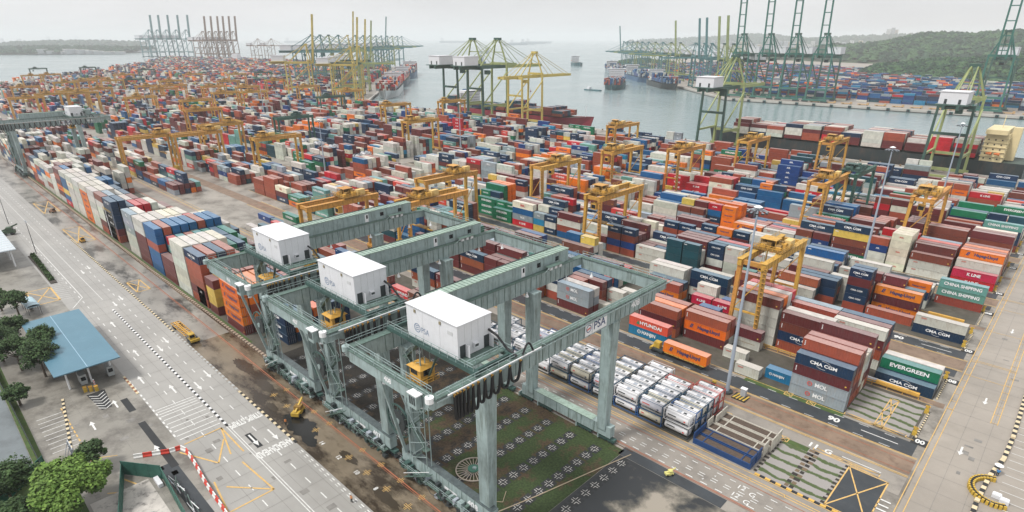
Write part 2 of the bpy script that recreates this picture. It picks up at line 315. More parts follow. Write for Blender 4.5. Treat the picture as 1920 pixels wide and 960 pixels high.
# painted markings: one mesh per kind of paint
MW_, MY_, MR_, MK_, MX_, MJ_ = MB(), MB(), MB(), MB(), MB(), MB()
def ln(mb, x0, y0, x1, y1, w=0.2, z=0.06):
    d = Vector((x1 - x0, y1 - y0)); d.normalize(); n_ = Vector((-d.y, d.x)) * w / 2
    mb.face([(x0 - n_.x, y0 - n_.y, z), (x1 - n_.x, y1 - n_.y, z), (x1 + n_.x, y1 + n_.y, z), (x0 + n_.x, y0 + n_.y, z)])
def dashes(mb, x0, x1, y, on, off, w=0.2, z=0.06):
    x = x0
    while x < x1: ln(mb, x, y, min(x + on, x1), y, w, z); x += on + off
def arrow(mb, x, y, d=1, l=5.0, z=0.062, vert=False):
    P = [(0, -.18), (l * .62, -.18), (l * .62, -.55), (l, 0), (l * .62, .55), (l * .62, .18), (0, .18)]
    P = [(x + d * a, y + d * b) if not vert else (x - d * b, y + d * a) for a, b in P]
    mb.face([(a, b, z) for a, b in P])
# main road
for k in range(78): ln(MJ_, -520 + 6 * k, 24.1, -520 + 6 * k, 40.8, .06, .048)
for y_ in (27.2, 31, 35.2, 39.2): ln(MJ_, -520, y_, -52, y_, .06, .048)
for k in range(32): ln(MJ_, -298 + 6.3 * k, 3.4, -298 + 6.3 * k, 23.8, .06, .048)
for y_ in (8.2, 12.4, 16.6, 20.4): ln(MJ_, -298, y_, -99, y_, .05, .048)
for k in range(70): ln(MJ_, -7, 60 + 5.6 * k, 20, 60 + 5.6 * k, .05, .048)
for x_ in (-3, 1.2): ln(MJ_, x_, 40, x_, 455, .05, .048)
for k in range(26): ln(MJ_, -36 + random.random() * 24, 40 + random.random() * 30, -34 + random.random() * 20, 44 + random.random() * 38, .05, .05) if k < 0 else None
for k in range(46):
    x_, y_ = random.choice(((-4 + random.random() * 6, 100 + random.random() * 240), (-130 + random.random() * 60, 24.6 + random.random() * 15), (-150 + random.random() * 40, 5 + random.random() * 17)))
    w_, h_ = .5 + random.random() * 1.1, .4 + random.random() * 1.2; MJ_.face([(x_, y_, .05), (x_ + w_, y_, .05), (x_ + w_, y_ + h_, .05), (x_, y_ + h_, .05)])
for y in (28.6,): dashes(MW_, -520, -60, y, 2.2, 3.6)
for y in (37.0,): dashes(MW_, -520, -60, y, 2.2, 3.6)
ln(MW_, -118, 33.15, -56, 33.15, 0.16); ln(MW_, -118, 33.65, -56, 33.65, 0.16)
ln(MW_, -520, 33.3, -215, 33.3, 0.14)
for x in (-146, -173, -215, -255): arrow(MW_, x, 38.8 if x > -150 else 37.8); arrow(MW_, x + 4, 35.1)
for x, y in ((-166, 29.8), (-170, 26.0), (-150, 26.4), (-190, 30.5), (-140, 30.4)): arrow(MW_, x, y, -1)
for x, y in ((-113, 35.2), (-112, 38.9)): arrow(MW_, x + 1.4, y)
MK_.face([(-112.2, 34.6, .058), (-106.0, 34.6, .058), (-106.0, 35.8, .058), (-112.2, 35.8, .058)])
for x_ in [-135.5, -134.3, -133.1, -131.9, -130, -128, -126, -124, -122, -120.3]: ln(MW_, x_, 24.5, x_, 32.7, 0.28)
for s, x, y in (('STRIPS', -117.5, 38.9), ('STRIPS', -117.5, 35.2), ('AHEAD', -103.5, 38.8), ('AHEAD', -103.5, 35.2)): join_text(MW_, s, 3.2, (x, y, 0.062), (0, -1, 0), (1, 0, 0), None, bold=0.035, sx=0.36)
for p in (((-118, 24.6), (-118.4, 32.2)), ((-118.4, 32.2), (-108, 30.0)), ((-118.4, 32.2), (-107, 32.2)), ((-116, 23), (-107, 27.2)), ((-107, 27.2), (-114, 31)), ((-99, 25.5), (-92, 31.4)), ((-104, 30.6), (-92, 31.4)), ((-92, 31.4), (-92, 23.0)), ((-92, 23), (-102, 24.4))):
    ln(MY_, *p[0], *p[1], 0.32)
ln(MY_, -240, 23.9, -225, 23.9, .5); ln(MY_, -240, 17.2, -225, 17.2, .5); ln(MY_, -240, 17.2, -240, 23.9, .4); ln(MY_, -225, 17.2, -225, 23.9, .4); ln(MY_, -240, 17.2, -225, 23.9, .35); ln(MY_, -240, 23.9, -225, 17.2, .35)
for (x0, x1, y0, y1) in ((-316, -288, 42.2, 48.5), (-380, -352, 42.2, 48.5), (-226, -214, 43, 47)):
    for q in ((x0, y0, x1, y0), (x0, y1, x1, y1), (x0, y0, x0, y1), (x1, y0, x1, y1), (x0, y0, x1, y1), (x0, y1, x1, y0)): ln(MY_, *q, .35)
for k in range(12): ln(MW_, -247 + k * 2.0, 24.2, -247 + k * 2.0 + 1.0, 29 - k * .15, .18)
ln(MW_, -300, 29.3, -222, 29.3, .2); ln(MW_, -222, 29.3, -214, 25.0, .25)
# toll yard
for x, y in ((-137, 13.2), (-143, 19.0), (-118, 20.2)): arrow(MW_, x, y, -1, 4.2)
for k in range(9): ln(MW_, -150 + k * 2.0, 5.0, -150 + k * 2.0, 9.6, .16)
dashes(MY_, -152, -124, 9.9, 1.2, .8, .25)
for k in range(6): ln(MW_, -153 + k * 1.4, 15.6 + k * .05, -151.6 + k * 1.4, 17.1, .2); ln(MW_, -151.6 + k * 1.4, 17.1, -153 + k * 1.4, 18.6, .2)
MK_.face([(-154, 15.3, .055), (-144.5, 16.2, .055), (-144.5, 18.2, .055), (-154, 19.0, .055)])
for x0, x1 in ((-146, -139), (-133, -112)): MK_.face([(x0, 20.2, .055), (x1, 20.2, .055), (x1, 21.6, .055), (x0, 21.6, .055)])
dashes(MW_, -154, -122, 24.2, 1.1, 1.1, .35); ln(MY_, -116, 12.4, -108, 15.6, .3); ln(MY_, -108, 15.6, -113, 9.5, .25); ln(MY_, -128, 8, -124, 14, .2)
# apron: rail, red line, yellow crosses
ln(MR_, -480, 49.2, -50, 49.2, .22); ln(MR_, -480, 48.8, -50, 48.8, .08)
x = -168
while x < -62:
    for yy, s in ((46.0, .9), (49.2, .75)):
        if x > -125 and random.random() < .7: ln(MY_, x - s, yy - .18, x + s, yy - .18, .10); ln(MY_, x - s, yy + .18, x + s, yy + .18, .10); ln(MY_, x - .18, yy - s, x - .18, yy + s, .10); ln(MY_, x + .18, yy - s, x + .18, yy + s, .10)
    x += 6.5
dashes(MW_, -99, -60, 40.5, 1.0, 1.0, .2); dashes(MW_, -99, -60, 40.0, 1.0, 1.0, .12)
for i, x in enumerate((-98, -91.5, -85, -78.5)): join_text(MW_, str(14 - 2 * i), 1.3, (x, 44.6, .064), (1, 0, 0), (0, 1, 0), None)
# crosses of the empty crane yard
for i in range(14):
    x = -49.7 - 6.5 * i
    for j in range(12):
        y = 53.8 + 2.86 * j
        if y > 86 or (j == 11): continue
        s = 1.15
        MK_.face([(x - s, y - s, .05), (x + s, y - s, .05), (x + s, y + s, .05), (x - s, y + s, .05)])
        for sg in (-1, 1):
            for d in (-.24, .24):
                ln(MX_, x + sg * .2, y + d, x + sg * .92, y + d, .13, .062); ln(MX_, x + d, y + sg * .2, x + d, y + sg * .92, .13, .066)
        if random.random() < .55: MK_.face([(x - .5, y + 1.0, .048), (x + .5, y + 1.0, .048), (x + .5, y + 1.9, .048), (x - .5, y + 1.9, .048)])
# truck lanes beside the tank block
for y, w in ((95.3, .2), (95.95, .2), (97.4, .16)): ln(MY_, -480, y, -8, y, w)
x = -478
while x < -20: ln(MY_, x, 95.3, x + .1, 95.95, .2); x += 6.5
ln(MR_, -480, 94.1, -8, 94.1, .16); ln(MR_, -480, 87.9, -8, 87.9, .22); ln(MR_, -480, 87.55, -8, 87.55, .1)
for y in (93.0, 90.9, 90.2): dashes(MW_, -300, -12, y, 1.2, 1.4, .16)
dashes(MW_, -300, -12, 88.5, 1.4, 1.6, .22)
for s, x, y in (('12', -29.6, 92.2), ('G', -27.3, 91.7), ('12', -29.6, 89.6), ('G', -27.3, 89.1), ('12', -78, 92), ('4', -34.6, 91.8), ('4', -36, 89.5)): join_text(MW_, s, 1.7 if s != '4' else .8, (x, y, .064), (1, 0, 0), (0, 1, 0), None, bold=.005)
for g in G[:6]:
    for y in (g - 3.9, g - 4.3, g + 2.9, g + 3.25): ln(MY_, -300, y, -8, y, .18)
    if g == G[0]:
        for y in (g - 2.6, g + 1.4): ln(MR_, -300, y, -8, y, .14)
    x = -298
    while x < -12: ln(MY_, x, g - 3.9, x, g - 4.3, .2); ln(MY_, x, g + 2.9, x, g + 3.25, .2); x += 6.5
    dashes(MW_, -300, -10, g + 3.8, 2, 3, .14); dashes(MW_, -300, -10, g + 8.2, 2, 3, .14)
    ln(MW_, -19, g + 6, -12, g + 6, .22); join_text(MW_, '90', 2.4, (-24.5, g + 6.0, .064), (1, 0, 0), (0, 1, 0), None, bold=.04)
    ln(MY_, -330, g + 9.7, -10, g + 9.7, .16); ln(MY_, -330, g + 27.6, -10, g + 27.6, .14); ln(MY_, -330, g + 29.8, -10, g + 29.8, .14)
join_text(MW_, '11', 2.2, (-24.4, 114.6, .064), (1, 0, 0), (0, 1, 0), None, bold=.04); join_text(MW_, 'G', 2.0, (-21.5, 114.6, .064), (1, 0, 0), (0, 1, 0), None, bold=.03)
ln(MW_, -19, 115, -12, 115, .2)
for k, g in enumerate(G[:6]):
    for y, s in ((g + 9.9, '00'), (g + 42.8, '08')):
        join_text(MW_, s, 2.1, (-8.9, y, .066), (1, 0, 0), (0, 1, 0), None, bold=.04, sx=.8)
        MK_.face([(-10.4, y - 1.4, .056), (-7.6, y - 1.4, .056), (-7.6, y + 1.4, .056), (-10.4, y + 1.4, .056)])
for y in (101, 102.4, 104, 105.4, 107): ln(MW_, -10.3, y, -8.4, y, .35)
# cross braces painted beside the road
for a in ((-17.6, 130.9, -17.6, 145.4), (-15.9, 130.9, -15.9, 145.4), (-17.6, 130.9, -15.9, 130.9), (-17.6, 145.4, -15.9, 145.4), (-17.6, 130.9, -15.9, 138), (-15.9, 130.9, -17.6, 138), (-17.6, 138, -15.9, 145.4), (-15.9, 138, -17.6, 145.4)): ln(MY_, *a, .22)
for a in ((-17, 98.5, -17, 112.8), (-10.2, 98.5, -10.2, 112.8), (-17, 112.8, -10.2, 112.8), (-17, 98.5, -10.2, 98.5), (-17, 98.5, -10.2, 112.8), (-17, 112.8, -10.2, 98.5)): ln(MY_, *a, .25)
for (xa, ya) in ((-24, 113.2), (-23.5, 130.9)):
    for a in ((0, 0, 12, 0), (0, 1.1, 12, 1.1), (0, 0, 0, 1.1), (12, 0, 12, 1.1), (0, 0, 12, 1.1), (0, 1.1, 12, 0)): ln(MY_, xa + a[0], ya + a[1], xa + a[2], ya + a[3], .18)
for (xa, ya) in ((-36.4, 129.9), (-31.2, 129.6), (-30.5, 111.9), (-43, 111.9)):
    for a in ((0, 0, 1.7, 0), (0, 1.7, 1.7, 1.7), (0, 0, 0, 1.7), (1.7, 0, 1.7, 1.7), (0, 0, 1.7, 1.7), (0, 1.7, 1.7, 0)): ln(MY_, xa + a[0], ya + a[1], xa + a[2], ya + a[3], .18)
# right-hand road
for x in (-7.5, -6.3): ln(MY_, x, -40, x, 440, .16)
for x in (0.6, 1.8): ln(MY_, x, 149.5, x, 440, .16)
y = 150
while y < 430: ln(MY_, -7.5, y, -6.3, y, .14); ln(MY_, .6, y, 1.8, y, .14); y += 4.2
for k, g in enumerate(G[:6]):
    for y in (g + 28.4, g + 54.2 - 5, g + 54.2 + 4.5, g + 54.2 + 5.3): ln(MY_, -7.5, y, 1.8 if y > 150 else -6.3, y, .16)
for x, y in ((-2.2, 131.5), (-1.6, 157), (-2, 206), (-2, 250), (1.5, 108)): arrow(MW_, x, y + 4, -1, 3.6, vert=True)
MK_.face([(-2.9, 127.4, .055), (-1.4, 127.4, .055), (-1.4, 135.8, .055), (-2.9, 135.8, .055)]) if False else None
for k in range(16): ln(MW_, 5.2, 110 + 3.0 * k, 16, 110 + 3.0 * k, .14)
for mb, n_, m_ in ((MW_, 'road_markings', WHITE_PAINT), (MY_, 'road_markings', YEL_PAINT), (MR_, 'road_markings', RED_PAINT), (MK_, 'road_markings', BLACK_PAINT), (MX_, 'field_crosses', mat('worn_cross_paint', (.52, .51, .48), .7, var=.35, scale=.6, coord='World', dirt=.7, dirtcol=(.12, .1, .08))), (MJ_, 'slab_joints', mat('joint_sealant', (.22, .21, .195), .7, var=.3, coord='World'))):
    mb.mats = [m_]; mb.m = [0] * len(mb.f); mb.build(n_, kind='structure')
# chequered kerbs
def kerb(x0, y0, x1, y1, ca, cb, step=1.0, w=0.5, h=0.16):
    mb = MB(); d = Vector((x1 - x0, y1 - y0)); n_ = int(d.length / step); d.normalize()
    for i in range(n_):
        p = Vector((x0, y0)) + d * i * step; q = p + d * step * (0.985)
        mb.bar((p.x, p.y, h / 2 + .02), (q.x, q.y, h / 2 + .02), w, h, (ca, cb)[i % 2])
    return mb.build('kerb', kind='structure')
KW = mat('kerb_white', (0.78, 0.78, 0.78), 0.6, var=.08); KC = mat('kerb_cream', (0.66, 0.55, 0.36), 0.6, var=.1)
kerb(-204, 33.4, -117.5, 33.4, KW, BLACK_PAINT)
kerb(-296, 41.4, -174, 41.2, KC, BLACK_PAINT); kerb(-174, 41.2, -130, 41.0, mat('kerb_worn_grey', (.42, .43, .42), .7), LANE)
kerb(-130, 41.0, -101.5, 41.0, KC, BLACK_PAINT)
kerb(-480, 53.0, -134, 53.0, mat('rail_kerb_pale', (.40, .32, .24), .7), mat('rail_kerb_dark', (.10, .06, .045), .7), .8, .7, .3)
kerb(-157, 23.9, -146, 23.9, KC, mat('kerb_rust', (.25, .10, .05), .7)); kerb(-156, 11.0, -118, 6.0, KC, BLACK_PAINT)
kerb(-29.5, 97.9, -11, 97.9, mat('kerb_yellow', (.66, .40, .08), .6), BLACK_PAINT, 1.0)
rb = [(2.6, 60), (2.6, 118), (3.2, 128), (4.4, 136), (4.8, 146), (4.8, 200), (4.6, 300)]
for a, b in zip(rb, rb[1:]): kerb(*a, *b, KC, BLACK_PAINT, 1.15, .75, .5)
for g in G[:5]:
    for y0 in (g + 11, g + 31): kerb(-9.9, y0, -9.9, y0 + 12.5, KC, BLACK_PAINT, .55, .35, .3)
mb = MB(); mb.box(-480, -50, 52.2, 52.32, .02, .12, None); mb.box(-480, -50, 88.0 - 1.1, 87.02, .02, .12, None)
mb.build('crane_rail', mat('rail_steel', (.16, .09, .06), .5, metal=.5), kind='structure')
# ------------------------------------------------------------------ shipping containers
CC = dict(r=('rust red', (150, 72, 52)), m=('maroon', (96, 38, 40)), n=('navy', (8, 44, 74)), b=('bright blue', (6, 84, 134)), o=('orange', (222, 112, 24)),
          w=('off-white', (196, 196, 186)), c=('cream', (222, 216, 196)), g=('grey', (142, 152, 158)), e=('green', (4, 108, 72)), t=('turquoise blue', (20, 116, 155)),
          y=('pale yellow', (206, 176, 84)), R=('bright red', (186, 26, 42)), M=('mint green', (98, 150, 140)), k=('dark teal', (8, 64, 76)), S=('salmon red', (204, 70, 56)), B=('royal blue', (8, 56, 118)), d=('brown', (112, 56, 42)))
LOGO = dict(n=('CMA CGM', 'w'), o=('Hapag-Lloyd', 'n'), R=('K LINE', 'w'), e=('EVERGREEN', 'w'), M=('CHINA SHIPPING', 'w'), c=('IRISL', 'R'), t=('HANJIN', 'w'), S=('HYUNDAI', 'w'), B=('APL', 'w'), g=('MOL', 'w'))
HC = 2.7
def ccol(k): return L3(*CC[k][1])
def roofcol(c, f=0.42): return tuple(x * (1 - f) + f * y for x, y in zip(c, (0.56, 0.48, 0.46) if c[0] > c[2] else (0.34, 0.45, 0.54)))  # roof tones lightened: faded paint plus sky reflection painted into the colour
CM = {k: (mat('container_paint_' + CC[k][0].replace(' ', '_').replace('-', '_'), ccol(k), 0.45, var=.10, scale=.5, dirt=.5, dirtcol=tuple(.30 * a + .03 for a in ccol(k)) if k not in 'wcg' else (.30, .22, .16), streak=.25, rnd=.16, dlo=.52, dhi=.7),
          mat('faded_skylit_roof_' + CC[k][0].replace(' ', '_').replace('-', '_'), roofcol(ccol(k)), 0.34, var=.10, scale=.7, dirt=.4, dirtcol=tuple(.75 * a for a in ccol(k)), rnd=.10)) for k in CC}
GASK = mat('door_hardware', (.42, .43, .44), .4, metal=.5)
_CB = {}
def cont_mesh(k, ln_, big):
    key = (k, ln_, big)
    if key in _CB: return _CB[key]
    Lx = 12.19 if ln_ == 40 else 6.06; h = HC - .06; w = 2.44; X = Lx / 2
    cm, rm = CM[k]; mb = MB()
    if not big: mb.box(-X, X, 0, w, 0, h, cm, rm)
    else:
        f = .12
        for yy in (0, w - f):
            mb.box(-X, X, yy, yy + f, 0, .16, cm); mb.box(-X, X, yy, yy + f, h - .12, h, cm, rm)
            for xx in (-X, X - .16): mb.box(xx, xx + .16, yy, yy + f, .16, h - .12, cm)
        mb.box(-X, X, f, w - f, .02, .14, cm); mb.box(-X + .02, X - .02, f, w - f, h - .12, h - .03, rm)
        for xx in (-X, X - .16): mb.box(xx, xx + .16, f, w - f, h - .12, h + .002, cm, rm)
        nr = 20 if ln_ == 40 else 10; s = (Lx - .32) / nr
        for sy, y0 in ((1, .05), (-1, w - .05)):
            for i in range(nr):
                x = -X + .16 + i * s; d = sy * .05
                P = [(x, y0), (x + s * .3, y0), (x + s * .5, y0 + d), (x + s * .8, y0 + d), (x + s, y0)]
                for a, b in zip(P, P[1:]):
                    q = [(a[0], a[1], .16), (b[0], b[1], .16), (b[0], b[1], h - .12), (a[0], a[1], h - .12)]; mb.face(q if sy > 0 else q[::-1], cm)
        mb.face([(-X + .04, w - f, .14), (-X + .04, f, .14), (-X + .04, f, h - .12), (-X + .04, w - f, h - .12)], cm)
    me = mb.mesh('container_body'); _CB[key] = me; return me
_DB = {}
def door_mesh(k, side):
    if (k, side) in _DB: return _DB[(k, side)]
    mb = MB(); h = HC - .06; y0, y1 = (.12, 1.21) if side == 0 else (1.23, 2.32)
    mb.box(-.07, -.01, y0, y1, .14, h - .12, CM[k][0])
    for yy in (y0 + .25, y1 - .25):
        mb.box(-.01, .03, yy - .02, yy + .02, .18, h - .16, GASK); mb.box(-.01, .045, yy - .10, yy + .06, 1.0, 1.07, GASK)
    for zz in (.55, 1.3, 2.05): mb.box(-.01, .012, y0 + .04, y1 - .04, zz - .05, zz + .05, CM[k][0])
    me = mb.mesh('container_door'); _DB[(k, side)] = me; return me
_LB = {}
LM = dict(w=WHITEL, n=NAVYL, R=REDL)
def logo_mesh(k, ln_):
    if (k, ln_) in _LB: return _LB[(k, ln_)]
    mb = MB(); Lx = 12.19 if ln_ == 40 else 6.06
    if k in LOGO:
        s, c = LOGO[k]; size = 1.35 if ln_ == 40 else .95
        if s == 'CHINA SHIPPING' and ln_ == 20: size = .6
        if s in ('EVERGREEN', 'Hapag-Lloyd', 'HANJIN') and ln_ == 20: size = .85
        if s == 'MOL': size *= 1.0
        sx_ = 1.15 if s in ('CMA CGM', 'EVERGREEN', 'HYUNDAI') else .95
        ox = {'Hapag-Lloyd': 1.2, 'MOL': .5, 'HANJIN': .4, 'HYUNDAI': .8}.get(s, 0) * (1 if ln_ == 40 else .5)
        if s == 'CMA CGM': size *= .8
        join_text(mb, s, size, (ox, -.02, HC * .52), (1, 0, 0), (0, 0, 1), LM[c], bold=.035, sx=sx_)
        e_ = size
        if s == 'CMA CGM':
            for sg in (1, -1):
                P = [(sg * (cos(a) * 1.5), HC * .52 + sg * (.25 * e_ / 1.0 + sin(a) * .75)) for a in [radians(t_) for t_ in range(20, 125, 15)]]
                for (a, b), (c_, d_) in zip(P, P[1:]): mb.face([(a, -.02, b), (c_, -.02, d_), (c_, -.02, d_ + .07), (a, -.02, b + .07)], WHITEL)
        if s in ('Hapag-Lloyd', 'HANJIN', 'MOL', 'HYUNDAI'):
            cx = ox - len(s) * size * (.30 if s != 'MOL' else .44) * sx_ - size * .55; r_ = size * .42; cz = HC * .52
            if s == 'Hapag-Lloyd': mb.face([(cx - r_, -.02, cz - r_), (cx + r_ * .3, -.02, cz - r_), (cx + r_, -.02, cz + r_), (cx - r_ * .3, -.02, cz + r_)], NAVYL); mb.face([(cx - r_ * .1, -.026, cz - r_ * .7), (cx + r_ * .1, -.026, cz - r_ * .7), (cx + r_ * .3, -.026, cz + r_ * .7), (cx + r_ * .1, -.026, cz + r_ * .7)], CM['o'][0])
            elif s == 'HYUNDAI': mb.face([(cx - r_, -.02, cz - r_), (cx + r_, -.02, cz - r_), (cx, -.02, cz + r_)], mat('lettering_green', (.02, .25, .12), .5))
            else:
                m_ = WHITEL if s == 'HANJIN' else REDL
                for i in range(16):
                    a, b = 2 * pi * i / 16, 2 * pi * (i + 1) / 16
                    mb.face([(cx + cos(a) * r_, -.02, cz + sin(a) * r_), (cx + cos(b) * r_, -.02, cz + sin(b) * r_), (cx + cos(b) * r_ * .7, -.02, cz + sin(b) * r_ * .7), (cx + cos(a) * r_ * .7, -.02, cz + sin(a) * r_ * .7)], m_)
                mb.face([(cx - r_ * .8, -.02, cz - r_ * .2), (cx + r_ * .8, -.02, cz + r_ * .1), (cx + r_ * .8, -.02, cz + r_ * .3), (cx - r_ * .8, -.02, cz)], m_)
    elif k == 'w': mb.face([(-Lx * .38, -.02, HC * .66), (-Lx * .38 + 1.3, -.02, HC * .66), (-Lx * .38 + 1.3, -.02, HC * .80), (-Lx * .38, -.02, HC * .80)], mat('faded_red_mark', (.52, .22, .18), .6))
    elif k in 'rmd':
        for i in range(4): mb.box(-Lx * .46, -Lx * .46 + .22, -.02, -.01, HC * (.35 + .12 * i), HC * (.35 + .12 * i) + .2, WHITEL)
        mb.box(Lx * .42, Lx * .42 + .35, -.02, -.01, HC * .25, HC * .25 + .3, mat('yellow_mark', (.7, .45, .08), .6)) if k != 'r' else None
    else: mb.box(-Lx * .45, -Lx * .45 + 1.1, -.02, -.01, HC * .72, HC * .72 + .22, WHITEL)
    me = mb.mesh('container_lettering'); _LB[(k, ln_)] = me; return me

STACKS = []      # [x_right, y_near, length, colours from the top down, z0, block, row, bay, tier height, show letters, on]
OCC = {}
def stack(xr, y, ln_, cols, z0=0.0, blk='', row=0, logos=True):
    Lx = 12.19 if ln_ == 40 else 6.06
    OCC.setdefault(round(y, 1), []).append((xr - Lx - .1, xr + .1))
    STACKS.append((xr, y, ln_, cols, z0, blk, row, logos))
def free(xr, y, ln_):
    Lx = 12.19 if ln_ == 40 else 6.06
    return all(xr < a or xr - Lx > b for a, b in OCC.get(round(y, 1), ()))
def rowy(k, r): return G[k] + 10.3 + 2.85 * r
def B(k, r, b, ln_, cols): stack(-10.8 - 13.03 * b, rowy(k, r), ln_, cols, 0, k, r)
# stacks read off the photograph (colours from the top down)
for a in [(0, 0, 1, 40, 'nmgg'), (0, 1, 1, 40, 'rmrmr'), (0, 2, 1, 40, 'rdrmr'), (0, 3, 1, 40, 'cwwr'), (0, 4, 1, 40, 'wwmc'), (0, 5, 1, 40, 'mrmmr'), (0, 1, 2.0, 20, 't'), (0, 0, 2.5, 20, 'w'), (0, 2, 2.95, 20, 'w'), (0, 5, 2.95, 40, 'mw'),
          (0, 3, 3.5, 40, 'rom'), (0, 4, 3.5, 40, 'rrw'), (0, 0, 4.45, 40, 'St'), (0, 2, 4.5, 40, 'rmr'), (0, 3, 4.5, 40, 'orm'), (0, 4, 4.5, 40, 'rog'), (0, 9, 5.2, 40, 'nog'), (0, 8, 5.2, 40, 'rog'), (0, 7, 4.3, 20, 'Rdr'), (0, 7, 3.8, 20, 'Rmr'),
          (0, 5, 3.9, 20, 'Bmr'), (0, 8, 4.3, 20, 'wwww'), (0, 8, 3.7, 20, 'Bnn'), (0, 11, 4.35, 40, 'nnwm'), (0, 11, 5.35, 40, 'wwmw'), (0, 10, 5.35, 40, 'wwBm'), (0, 7, 2.85, 40, 'mwwww'), (0, 8, 2.85, 40, 'orwmw'), (0, 9, 2.85, 40, 'wwmrw'), (0, 10, 2.85, 40, 'Rmrmw'),
          (0, 7, 1.85, 40, 'mdnr'), (0, 8, 1.85, 40, 'wnrw'), (0, 10, 1.95, 40, 'rnmr'), (0, 11, 1.95, 40, 'grmn'), (0, 11, 1, 40, 'nnRm'), (0, 10, 1, 40, 'mnrw'), (0, 9, 1, 40, 'wmrw'), (0, 8, 0, 40, 'en'), (0, 9, 0, 40, 'ww'), (0, 7, 0, 40, 'n'),
          (1, 2, 2.65, 40, 'nnr'), (1, 3, 2.65, 40, 'nrn'), (1, 2, 3.2, 20, 'rm'), (1, 2, 1.98, 20, 'nmnnr'), (1, 3, 1.98, 20, 'nnrmw'), (1, 5, 1.9, 20, 'mmrn'), (1, 7, 1.45, 20, 'mrw'), (1, 6 - 1, 1.4, 20, 'mmrr'), (1, 4, 1, 40, 'omo'), (1, 2, 1, 40, 'r'), (1, 5, 1, 40, 'knm'), (1, 1, 0, 40, 'wn'), (1, 11, 0, 40, 'MMr'),
          (2, 0, 0, 40, 'RR'), (2, 1, 0, 40, 'wwm'), (2, 2, 0, 40, 'oomr'), (2, 3, 0, 40, 'roow'), (2, 4, 0, 40, 'omrw'), (2, 5, 0, 40, 'mwmr'), (2, 0, 1, 40, 'dww'), (2, 1, 1, 40, 'mmww'), (2, 3, 1, 40, 'Smrm'), (2, 2, 1, 40, 'mrrd'), (2, 0, 2, 20, 'ccccc'), (2, 1, 2, 20, 'ccccw'), (2, 2, 2, 20, 'cccwc'), (2, 3, 2, 20, 'ccccc'), (2, 7, 2.05, 20, 'mmmmr'), (2, 8, 2.05, 20, 'mmmmm'), (2, 9, 2.05, 20, 'mmmmm'), (2, 10, 2.05, 20, 'mmmmm'),
          (2, 7, 1, 40, 'ddmmr'), (2, 8, 1, 40, 'rmmrr'), (2, 9, 0, 40, 'dmwmr'), (2, 8, 0, 40, 'mdrmw'), (2, 10, 0, 40, 'cbwmr'), (2, 11, 2.9, 20, 'rrRm'), (2, 10, 2.9, 20, 'rdmr'), (2, 7, 3, 40, 'mwrn'), (2, 8, 3, 40, 'rgwm'), (2, 9, 3, 40, 'rwmr'),
          (4, 10, 2.1, 20, 'mRRSg'), (4, 11, 2.1, 20, 'mRRmg'), (4, 9, 1, 40, 'www'), (4, 10, 1, 40, 'www'), (4, 11, 1, 40, 'wwo'), (0, 0, 6.5, 40, 'ggm'), (0, 1, 6.5, 40, 'wgm'), (0, 3, 6.6, 40, 'mdr'), (0, 4, 6.6, 40, 'nmr'), (0, 2, 6.3, 20, 'w'), (0, 4, 6.15, 20, 'ww'), (0, 5, 5.9, 20, 'ww')]:
    B(*a)
LB0, LBP = -157.3, 13.15
def LBk(j, r, cols, ln_=40, dx=0): stack(LB0 - LBP * j - dx, 54.5 + 2.85 * r, ln_, cols, 0, 'L', r)
LT = {0: ['oooom', 'oorom', 'omoom', 'onnom', 'nnrmr', 'ornm', 'rmnr', 'nrm'], 2: ['nrrrmr', 'rmrrmr', 'nrmRmr', 'rmrrmw', 'rmrdm', 'tnrm', 'grm', 'rmr', 'rmw'],
      3: ['wwwwww', 'wwwwww', 'wwwwcw', 'wwwwww', 'cwwwww', 'enrmw', 'nemrw', 'enmr', 'mmr', 'rm'], 4: ['mmm', 'RMmrr', 'MRmwr', 'rmMre', 'Memrn', 'enmre', 'nemrw', 'eemmr', 'enrm', 'mnr'],
      5: ['bbrbbb', 'rbbmbr', 'bbrwbm', 'bnbbrm', 'bwbrbb', 'rbbbwm', 'bbwmrb', 'bbrrmb', 'wwbrm', 'nrrm'], 6: ['wwmmmm', 'wwwmmr', 'wrmwwm', 'rwwmm', 'wwmww', 'wwwRm', 'Rwwwm', 'wwcwm', 'cwwwr', 'wcw'],
      7: ['gggwww', 'wgwwwm', 'rmwwm', 'wwwrm', 'cwwmr', 'ccwww', 'wrcwm', 'cwww', 'nrm', 'rno'], 9: ['nnnnmr', 'nnnkmr', 'nnyrm', 'RRwmr', 'RRrmm', 'wwRrm', 'wmgr', 'wrr', 'rno', 'rm'],
      10: ['dwwwmr', 'gwwrmm', 'nywrr', 'wwmrr', 'rwmr', 'rwr', 'wmrr', 'wrr', 'mrb'], 11: ['wwwwww', 'wcwwww', 'wwwwcw', 'wwwwm', 'rnrw', 'mwrr', 'wwo'], 12: ['wooooo', 'wwooow', 'wwwwcm', 'wwwwm', 'wrmw', 'nyrm', 'mrn'],
      13: ['wwwwww', 'wwcwwm', 'wmwwwm', 'wwwrm', 'rmbw', 'nmrr'], 14: ['wcwwww', 'wwwwwm', 'wwwwrm', 'rrwwm', 'nrmn'], 15: ['wbbybR', 'wwbwmr', 'wwwwrm', 'rrwwm', 'bbbn', 'bbbn', 'bbbm', 'nrr']}
for j, rows_ in LT.items():
    for r, c in enumerate(rows_): LBk(j, r, c)
LBk(1, 0, 'gg', 20, 14.2); LBk(1, 0, 'myym', 20, 5.2)
for r, c in enumerate(['ryyrm', 'rmyrm', 'rMrmr', 'orrm', 'rrmr', 'mrrn', 'rgm', 'mrw']): LBk(1, r + 1, c, 20, 0); LBk(1, r + 1, c, 20, 6.6)
